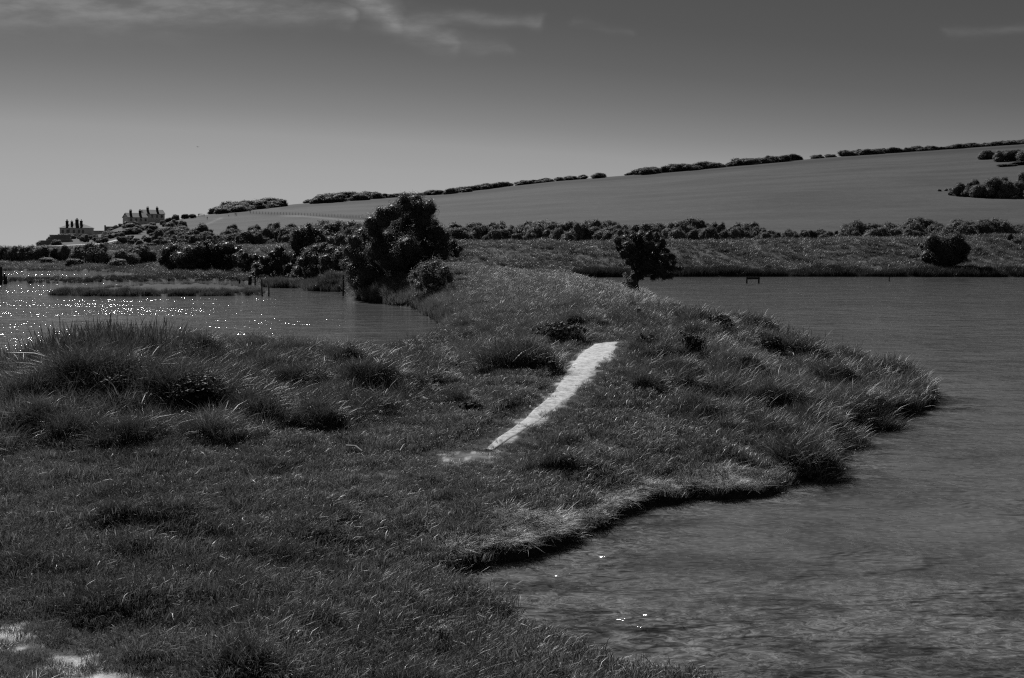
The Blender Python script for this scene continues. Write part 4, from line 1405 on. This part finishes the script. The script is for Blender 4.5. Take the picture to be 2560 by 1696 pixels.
# round bush over the reeds, and its small neighbours
crown_tree('shrub', 'big black dome-shaped bush behind the reeds of the right water', 'shrub', on(2360, 107), [(2330, 606, 22), (2360, 602, 26), (2390, 604, 24), (2408, 620, 18), (2318, 622, 18), (2340, 626, 28), (2375, 626, 30), (2398, 638, 24), (2320, 642, 20), (2350, 644, 24), (2375, 646, 22), (2360, 622, 36, -1), (2356, 640, 30, -1)],
           107, .10, .6, M['leaf'], 441, 6, .12, None, 1.6, .8, .22)
bush('shrub', hit(2525, 600, 100), 22, 18, 'small pointed bush on the levee crest right of the round bush', 'shrub', None)
bush('shrub', hit(2540, 606, 100), 30, 9, 'low bush beside the pointed one on the levee crest', 'shrub', None)

# low leafy plants among the grass
def dock(u, v, w_px, h_px, label, seed, mat='dock', leaf=.06, dens=.5):
    leaf = leaf * .7
    b = hit(u, v)
    m = b.y / F
    r = np.random.default_rng(seed)
    lobes = []
    for _ in range(9):
        a = r.uniform(0, 6.283); q = r.uniform(0, .7)
        rr = r.uniform(.25, .42)
        lobes.append((math.cos(a) * q * w_px * m / 2, math.sin(a) * q * w_px * m / 2, h_px * m * r.uniform(.2, .68), rr * w_px * m * .8, rr * w_px * m * .8, rr * h_px * m))
    me = foliage('dock_plant', lobes, dens, leaf, r, .5, .6, .5)
    o = link('dock_plant', me, M[mat])
    o.location = b
    return tag(o, label, 'plant')


dock(480, 1010, 140, 70, 'largest dark broad-leaved plant, on the left mound', 501)
dock(285, 1010, 110, 70, 'dark leafy plant on the left mound, left of the largest', 502)
dock(880, 930, 70, 55, 'dark leafy plant at the right end of the left mound', 503, leaf=.08)
dock(1400, 845, 100, 36, 'dark spiky plant just left of the path top', 504, leaf=.1)
dock(1440, 822, 46, 30, 'dark plant behind the path, left of the stump', 505, leaf=.1)
dock(1620, 870, 60, 34, 'leafy plant right of the path top', 506, leaf=.08)
dock(1720, 890, 66, 60, 'dark leafy plant on the headland facing the path', 507, leaf=.08)
dock(1790, 830, 80, 46, 'dark leafy plant high on the headland crest', 508, leaf=.09)
dock(1930, 880, 60, 40, 'dark leafy plant on the headland slope to the right', 509, leaf=.08)
dock(1860, 770, 30, 26, 'small dark plant on the headland skyline', 510, leaf=.09)
dock(2120, 875, 36, 36, 'dark tuft standing up on the headland skyline', 511, leaf=.08)
dock(1180, 1026, 50, 24, 'low dark plant in the hollow left of the path', 512, leaf=.07)
dock(1140, 930, 60, 26, 'low dark plant behind the hollow left of the path', 513, leaf=.08)


def flowers(u, v, label):
    b = hit(u, v)
    r = np.random.default_rng(8)
    t = thing('flowering_plant', label, 'plant', b)
    m = b.y / F
    lob = [(r.uniform(-38, 38) * m, r.uniform(-.1, .1), r.uniform(8, 44) * m, 12 * m, 12 * m, 10 * m) for _ in range(8)]
    link('leaves', foliage('leaves', lob, .35, .028, r, .3, .6, .4), M['leaf'], t)
    mb = MB()
    heads = []
    for _ in range(11):
        x, y, z = r.uniform(-42, 42) * m, r.uniform(-.1, .1), r.uniform(42, 66) * m
        mb.tube([(x * .4, y * .4, 0), (x * .8, y * .8, z * .6), (x, y, z)], [.004, .003, .002], 5)
        heads.append((x, y, z, 8 * m, 8 * m, 4.5 * m))
    mb.build('stalk', M['leaf'], t)
    link('flower_head', foliage('flower_head', heads, .3, .016, r, 0, .2, .9), M['flower'], t)


flowers(1085, 1625, 'flowering weed with small white heads in the foreground turf')

# ------------------------------------------------------------------ timber in and beside the water
def post(u, v_top, v_bot, w_px, label, seed, group=None, d=None, lean=0.0, name='wooden_post', z0=None):
    d = d or H * F / (v_bot - VH)
    m = d / F
    x = (u - 1280) / F * d
    zb = 0.0 if z0 is None else z0
    h = (v_bot - v_top) * m
    r = np.random.default_rng(seed)
    pts, rad = [], []
    for t in (-.5, 0, .3, .6, .9, 1.0):
        pts.append((lean * h * max(t, 0) + r.normal(0, .006), r.normal(0, .006), h * t if t >= 0 else -.5))
        rad.append(w_px * m / 2 * (1.06 - .1 * t) * (0.86 if t == 1.0 else 1))
    o = MB().tube(pts, rad, 9, .07, seed).build(name, M['wood_dark'])
    o.location = (x, d, zb)
    return tag(o, label, 'post', group)


post(2, 668, 711, 8, 'thick tall dark post at the left edge of the water', 1)
post(11, 684, 710, 5, 'shorter stump beside the thick left-edge post', 2)
post(16, 690, 710, 4, 'thin stake right of the left-edge stump', 3)
post(599, 699, 712, 4, 'short dark post in the channel left of the paired posts', 4)
post(622, 692, 713, 4.5, 'upright of the paired posts beyond the island', 5, lean=.06)
post(627, 690, 713, 4.5, 'thicker right one of the paired posts beyond the island', 6)
post(638, 690, 713, 3.5, 'slim post right of the paired posts beyond the island', 7)
post(656, 698, 741, 3.2, 'slim tall post touching the right tip of the island', 8, lean=-.05)
post(672, 719, 741, 3.5, 'short post standing in open water right of the island', 9)
post(858, 688, 740, 4, 'tall dark post in the bay beneath the pale willow', 10)
post(2223, 693, 704, 2.6, 'lone thin stake far out in the right water', 11)


def rail_frame():
    d = H * F / (709 - VH)
    m = d / F
    t = thing('timber_frame', 'dark goal-shaped timber frame standing in the right water', 'frame', ((1882 - 1280) / F * d, d, 0))
    w, h = 30 * m, 16.5 * m
    for s in (-1, 1):
        o = MB().tube([(0, 0, -.5), (0, 0, h * .5), (0.01, 0, h)], [.062, .06, .058], 8, .06, 3 + s).build('upright', M['wood_dark'], t)
        o.location = (s * w / 2, 0, 0)
    MB().box(-w / 2 - .06, w / 2 + .06, -.075, -.065 + .02, h - .19, h - .02).build('rail', M['wood_dark'], t)


rail_frame()
b_ = hit(1597, 797)
post(1597, 775, 800, 11, 'squared dark stump in the long grass behind the path', 12, d=b_.y, z0=b_.z, name='wooden_stump')


def stick(u0, v0, u1, v1, rad, label):
    a, b = hit(u0, v0), hit(u1, v1)
    up = Vector((0, 0, .10))
    mid = (a + b) / 2 + up + Vector((0.01, 0.02, .02))
    o = MB().tube([tuple(a + up - a), tuple(mid - a), tuple(b + up * .9 - a)], [rad, rad * .9, rad * .6], 6, .1, 2).build('driftwood_stick', M['driftwood'])
    o.location = a
    tag(o, label, 'stick')


stick(866, 1138, 905, 1148, .014, 'bleached stick lying in the turf left of the path foot')
stick(490, 1212, 508, 1196, .010, 'short pale stick standing askew in the left turf')
stick(1000, 1148, 1012, 1130, .006, 'thin pale twig right of the bleached stick')
stick(1418, 1150, 1424, 1138, .007, 'thin pale twig on the turf right of the path foot')
stick(2160, 1040, 2190, 1046, .016, 'bleached branch lying on the headland shore')

# ------------------------------------------------------------------ houses on the seaward hill
def chimney(parent, x, y, z0, z1, w, dpt, pots, name='chimney'):
    mb = MB()
    mb.box(x - w / 2, x + w / 2, y - dpt / 2, y + dpt / 2, z0, z1 - .35)
    mb.box(x - w / 2 - .1, x + w / 2 + .1, y - dpt / 2 - .1, y + dpt / 2 + .1, z1 - .35, z1 - .12)
    mb.box(x - w / 2, x + w / 2, y - dpt / 2, y + dpt / 2, z1 - .12, z1)
    c = mb.build(name, M['brick'], parent)
    for k in range(pots):
        px = x + (k - (pots - 1) / 2) * w / max(pots, 1)
        MB().tube([(px, y, z1), (px, y, z1 + .5), (px, y, z1 + .55), (px, y, z1 + .72)], [.17, .15, .19, .17], 8).build('chimney_pot', M['brick'], c)
    return c


def window(parent, x, y, z, w, h, nrm=-1):
    """sash window set in a wall that faces -y"""
    f = MB()
    f.box(x - w / 2 - .08, x + w / 2 + .08, y - .05, y + .02, z - .1, z)
    f.box(x - w / 2 - .08, x + w / 2 + .08, y - .05, y + .02, z + h, z + h + .1)
    f.box(x - w / 2 - .08, x - w / 2, y - .05, y + .02, z, z + h)
    f.box(x + w / 2, x + w / 2 + .08, y - .05, y + .02, z, z + h)
    f.box(x - .03, x + .03, y - .045, y + .02, z, z + h)
    o = f.build('window', M['wall_grey'], parent)
    MB().box(x - w / 2, x + w / 2, y - .02, y + .015, z, z + h).build('pane', M['pane'], o)


def hipped_house(u, v, rz):
    b = hit(u, v, 300)
    b.z -= 1.5
    t = thing('hipped_house', 'hip-roofed terrace with four tall chimneys nearest the sea', 'house', b, rz)
    L, Wd, hw, hr = 13.0, 9.0, 5.6, 8.1
    MB().box(-L / 2, L / 2, -Wd / 2, Wd / 2, -2, hw).build('wall', M['render_wall'], t)
    e = .35
    x, y = L / 2 + e, Wd / 2 + e
    rx = L / 2 - 3.6
    roof = MB().poly([(-x, -y, hw), (x, -y, hw), (x, y, hw), (-x, y, hw), (-rx, 0, hr), (rx - .6, 0, hr), (-x, -y, hw + .15), (x, -y, hw + .15), (x, y, hw + .15), (-x, y, hw + .15)],
                     [(3, 2, 1, 0), (0, 1, 7, 6), (1, 2, 8, 7), (2, 3, 9, 8), (3, 0, 6, 9), (6, 7, 5, 4), (7, 8, 5), (8, 9, 4, 5), (9, 6, 4)]).build('roof', M['roof'], t)
    for (cx, top, w, n) in ((-4.6, 9.2, 1.0, 2), (-2.2, 9.0, .8, 1), (.35, 9.9, 1.25, 2), (2.5, 9.3, .95, 1)):
        chimney(roof, cx, -.6, 6.6, top, w, 1.0, n)
    for wx in (-5, -2.6, .6, 3.1, 5.1):
        window(t, wx, -Wd / 2, 3.3, .95, 1.5)
    MB().box(-1.95, -1.65, -Wd / 2 - .12, -Wd / 2 - .003, -1, hw - .1).build('downpipe', M['brick'], t)
    return t


def gabled_house(u, v, rz, L, Wd, hw, hr, label, chx, v_extra=0.0, pots=2, ctop=2.5):
    b = hit(u, v, 300)
    b.z -= v_extra
    t = thing('gabled_house', label, 'house', b, rz)
    MB().poly([(-L / 2, -Wd / 2, -2), (L / 2, -Wd / 2, -2), (L / 2, Wd / 2, -2), (-L / 2, Wd / 2, -2), (-L / 2, -Wd / 2, hw), (L / 2, -Wd / 2, hw), (L / 2, Wd / 2, hw), (-L / 2, Wd / 2, hw), (-L / 2, 0, hr - .1), (L / 2, 0, hr - .1)],
              [(3, 2, 1, 0), (0, 1, 5, 4), (2, 3, 7, 6), (1, 2, 6, 9, 5), (3, 0, 4, 8, 7), (4, 5, 9, 8), (6, 7, 8, 9)]).build('wall', M['render_wall'], t)
    x, y, s = L / 2 + .3, Wd / 2 + .35, .35 * (hr - hw) / (Wd / 2)
    rf = MB()
    for sg in (-1, 1):
        rf.poly([(-x, sg * y, hw - s), (x, sg * y, hw - s), (x, 0, hr), (-x, 0, hr), (-x, sg * y, hw - s + .2), (x, sg * y, hw - s + .2), (x, 0, hr + .2), (-x, 0, hr + .2)],
                [(0, 1, 2, 3), (7, 6, 5, 4), (0, 4, 5, 1), (1, 5, 6, 2), (3, 7, 4, 0)])
    roof = rf.build('roof', M['roof'], t)
    for cx in chx:
        chimney(roof, cx, 0, hr - .9, hr + ctop - .9, 1.15, .9, pots)
    for k in range(int(L // 2.6)):
        window(t, -L / 2 + 1.6 + k * 2.6, -Wd / 2, hw - 2.0, .9, 1.35)
    return t


hipped_house(192, 590, math.radians(-3))
gabled_house(338, 558, math.radians(38), 10.5, 8.4, 5.4, 7.7, 'front gabled white house with two dark chimneys below the upper house', (-2.5, 2.6), 1.4, 2, 2.4)
gabled_house(381, 553, math.radians(34), 11.0, 8.4, 5.4, 7.6, 'rear gabled house with pale chimneys, highest on the hill', (-2.6, 2.6), .3, 2, 2.2)


def outbuilding():
    b = hit(246, 583, 300)
    t = thing('outbuilding', 'long low flat-roofed outbuilding right of the hipped house', 'outbuilding', b, 0)
    MB().box(-3.6, 3.6, -2, 2, -2, 1.6).build('wall', M['wall_grey'], t)
    MB().box(-3.8, 3.8, -2.2, 2.2, 1.6, 1.85).build('roof', M['roof'], t)
    window(t, 1.9, -2, .5, .6, .7)
    window(t, -1.4, -2, .5, .6, .7)


outbuilding()


def garden_wall():
    b = hit(283, 570, 300)
    o = MB().box(-4.4, 4.4, -.2, .2, -1.5, 1.5).box(-4.5, 4.5, -.28, .28, 1.5, 1.65).box(-4.5, -3.9, -.35, .35, -1.5, 2.3).build('garden_wall', M['wall_grey'])
    o.location = b
    tag(o, 'dark garden wall between the hipped house and the gabled houses', 'wall')


garden_wall()


def terrace():
    b = hit(146, 608, 300)
    t = thing('concrete_terrace', 'stepped pale concrete sea defence below the hipped house', 'sea defence', b, math.radians(4))
    MB().box(-5.2, 4.2, -2.5, 2.5, -1, .9).build('lower_wall', M['wall_grey'], t)
    MB().box(-3.6, 3.8, -1.6, 2.4, .9, 1.5).build('lower_slab', M['concrete'], t)
    MB().box(-2.6, 3.4, -.8, 2.2, 1.5, 2.6).build('upper_wall', M['wall_grey'], t)
    MB().box(-2.8, 3.6, -1.0, 2.4, 2.6, 2.85).build('upper_slab', M['concrete'], t)


terrace()


def fence():
    t = thing('wire_fence', 'post and wire fence along the lower edge of the hillside field', 'fence', hit(620, 534, 300))
    b = t.location
    us = np.linspace(626, 905, 38)
    tops = []
    for i, u in enumerate(us):
        v = float(np.interp(u, [620, 700, 800, 905], [534, 537, 541, 546]))
        p = hit(u, v, 300)
        o = MB().tube([(0, 0, -.3), (0, 0, 1.3)], [.07, .06], 6).build('fence_post', M['wood_dark'], t)
        o.location = p - b
        tops.append(p - b)
    for h in (.5, 1.15):
        MB().tube([tuple(p + Vector((0, -.11, h))) for p in tops], [.02] * len(tops), 4).build('wire', M['wood_dark'], t)


fence()

# ------------------------------------------------------------------ walkers
def person_mesh(stride, seed):
    """one continuous skinned figure 1.72 m tall, mid-walk"""
    bm = bmesh.new()
    sk = bm.verts.layers.skin.verify()
    def v(p, r):
        q = bm.verts.new(p); q[sk].radius = (r, r * .85); return q
    pel = v((0, 0, .95), .15)
    pel[sk].use_root = True
    che = v((0, .02, 1.30), .17); nek = v((0, .03, 1.49), .065); hd = v((0, .05, 1.60), .095); top = v((0, .05, 1.70), .07)
    for a, b in ((pel, che), (che, nek), (nek, hd), (hd, top)):
        bm.edges.new((a, b))
    for s in (-1, 1):
        sh = v((s * .19, .02, 1.40), .07); el = v((s * .25, .02 - s * stride * .25, 1.12), .05); wr = v((s * .23, .10 - s * stride * .4, .90), .036); ha = v((s * .22, .12 - s * stride * .4, .82), .04)
        hp = v((s * .10, 0, .88), .095); kn = v((s * .11, s * stride * .35 + .03, .50), .065); an = v((s * .11, s * stride * .7, .08), .045); toe = v((s * .12, s * stride * .7 + .16, .04), .04)
        for a, b in ((che, sh), (sh, el), (el, wr), (wr, ha), (pel, hp), (hp, kn), (kn, an), (an, toe)):
            bm.edges.new((a, b))
    me = bpy.data.meshes.new('person')
    bm.to_mesh(me); bm.free()
    return me


PM = [person_mesh(.35, 1), person_mesh(.1, 2)]


def person(u, v, h_px, label, rz, k, hat=False, group=None, dmin=40, h_m=None):
    b = hit(u, v, dmin)
    o = link('person', PM[k], M['cloth'])
    sc = (h_m or h_px * b.y / F) / 1.76
    o.location = b
    o.scale = (sc,) * 3
    o.rotation_euler = (0, 0, rz)
    a = o.modifiers.new('skin', 'SKIN'); a.use_smooth_shade = True
    o.modifiers.new('smooth', 'SUBSURF').render_levels = 1
    tag(o, label, 'person', group)
    if hat:
        hm = foliage('hair', [(0, .04, 1.66, .10, .11, .10)], .8, .03, np.random.default_rng(3), .95, .1)
        link('hair', hm, M['skin'], o)
    return o


def at_levee(u, d, h, label, rz, k):
    b = on(u, d)
    o = person(u, 700, 20, label, rz, k, True, None, 60, 1.72)
    o.location = b
    return o


at_levee(614, 160, 1.75, 'taller walker in dark clothes on the levee path, left of a pair', 1.6, 0)
at_levee(622.5, 160, 1.7, 'walker with pale hair, right of the pair on the levee path', 1.4, 1)
for i, (u, v, h, rz, lb) in enumerate([(496, 543, 9, .4, 'walker at the hill gate, left of the small group'), (500, 543, 10, 1.2, 'walker in the middle of the small hill gate group'), (505, 542, 9, 2.0, 'walker right in the small hill gate group'),
                                       (510, 543, 8, .2, 'walker a step apart from the hill gate group'), (518, 550, 8, .1, 'lone walker on the turf below the hill gate'), (572, 543, 6, .5, 'distant walker left of the pair under the copse'),
                                       (588, 541, 9, 1.0, 'left walker of the pair under the skyline copse'), (592, 541, 9, 1.8, 'right walker of the pair under the skyline copse'), (625, 533, 7, .6, 'distant walker right of the skyline copse pair'),
                                       (47, 621, 9, .3, 'left figure of the pair on the beach skyline'), (51, 621, 8, 1.2, 'right figure of the pair on the beach skyline'), (60, 621, 7, .4, 'single figure right of the beach pair'), (2, 622, 9, .2, 'figure at the left edge of the beach skyline')]):
    person(u, v, h, lb, rz, i % 2, False, None, 250)


def bird():
    d = 260.0
    p = Vector(((495 - 1280) / F * d, d, H - (368 - VH) / F * d))
    t = thing('bird', 'small dark bird flying over the houses', 'bird', p, .6)
    mb = MB().tube([(0, -.24, 0), (0, -.12, .01), (0, .02, .02), (0, .14, .01), (0, .22, .02), (0, .27, .01)], [.015, .05, .075, .06, .045, .012], 8)
    mb.build('body', M['feather'], t, True)
    for s in (-1, 1):
        MB().poly([(0.03 * s, .1, .03), (.25 * s, .12, .17), (.55 * s, .0, .22), (.25 * s, -.06, .16), (0.03 * s, -.08, .02), (0.03 * s, .1, .045), (.25 * s, .12, .185), (.25 * s, -.06, .175), (0.03 * s, -.08, .035)],
                  [(0, 1, 3, 4), (1, 2, 3), (8, 7, 6, 5), (7, 2, 6)]).build('wing', M['feather'], t)


bird()


def white_spot(u, v, w, h, label, seed):
    b = hit(u, v, 130)
    m = b.y / F
    r = np.random.default_rng(seed)
    V = ICO_V * (1 + .2 * r.uniform(-1, 1, (len(ICO_V), 1)))
    n = len(ICO_T)
    o = link('white_block', np_mesh('white_block', V, ICO_T, np.arange(n) * 3, np.full(n, 3)), M['bright_white'])  # small white spot of unknown kind, drawn as a plain lump
    o.location = b + Vector((0, 0, h * m * .3))
    o.scale = (w * m / 2, w * m / 3, h * m / 2)
    tag(o, label, 'boulder')


white_spot(2066, 599, 9, 6, 'bright white block behind the levee under the low belt gap', 1)
white_spot(2190, 597, 4, 4, 'tiny white block behind the levee under the tall belt', 2)
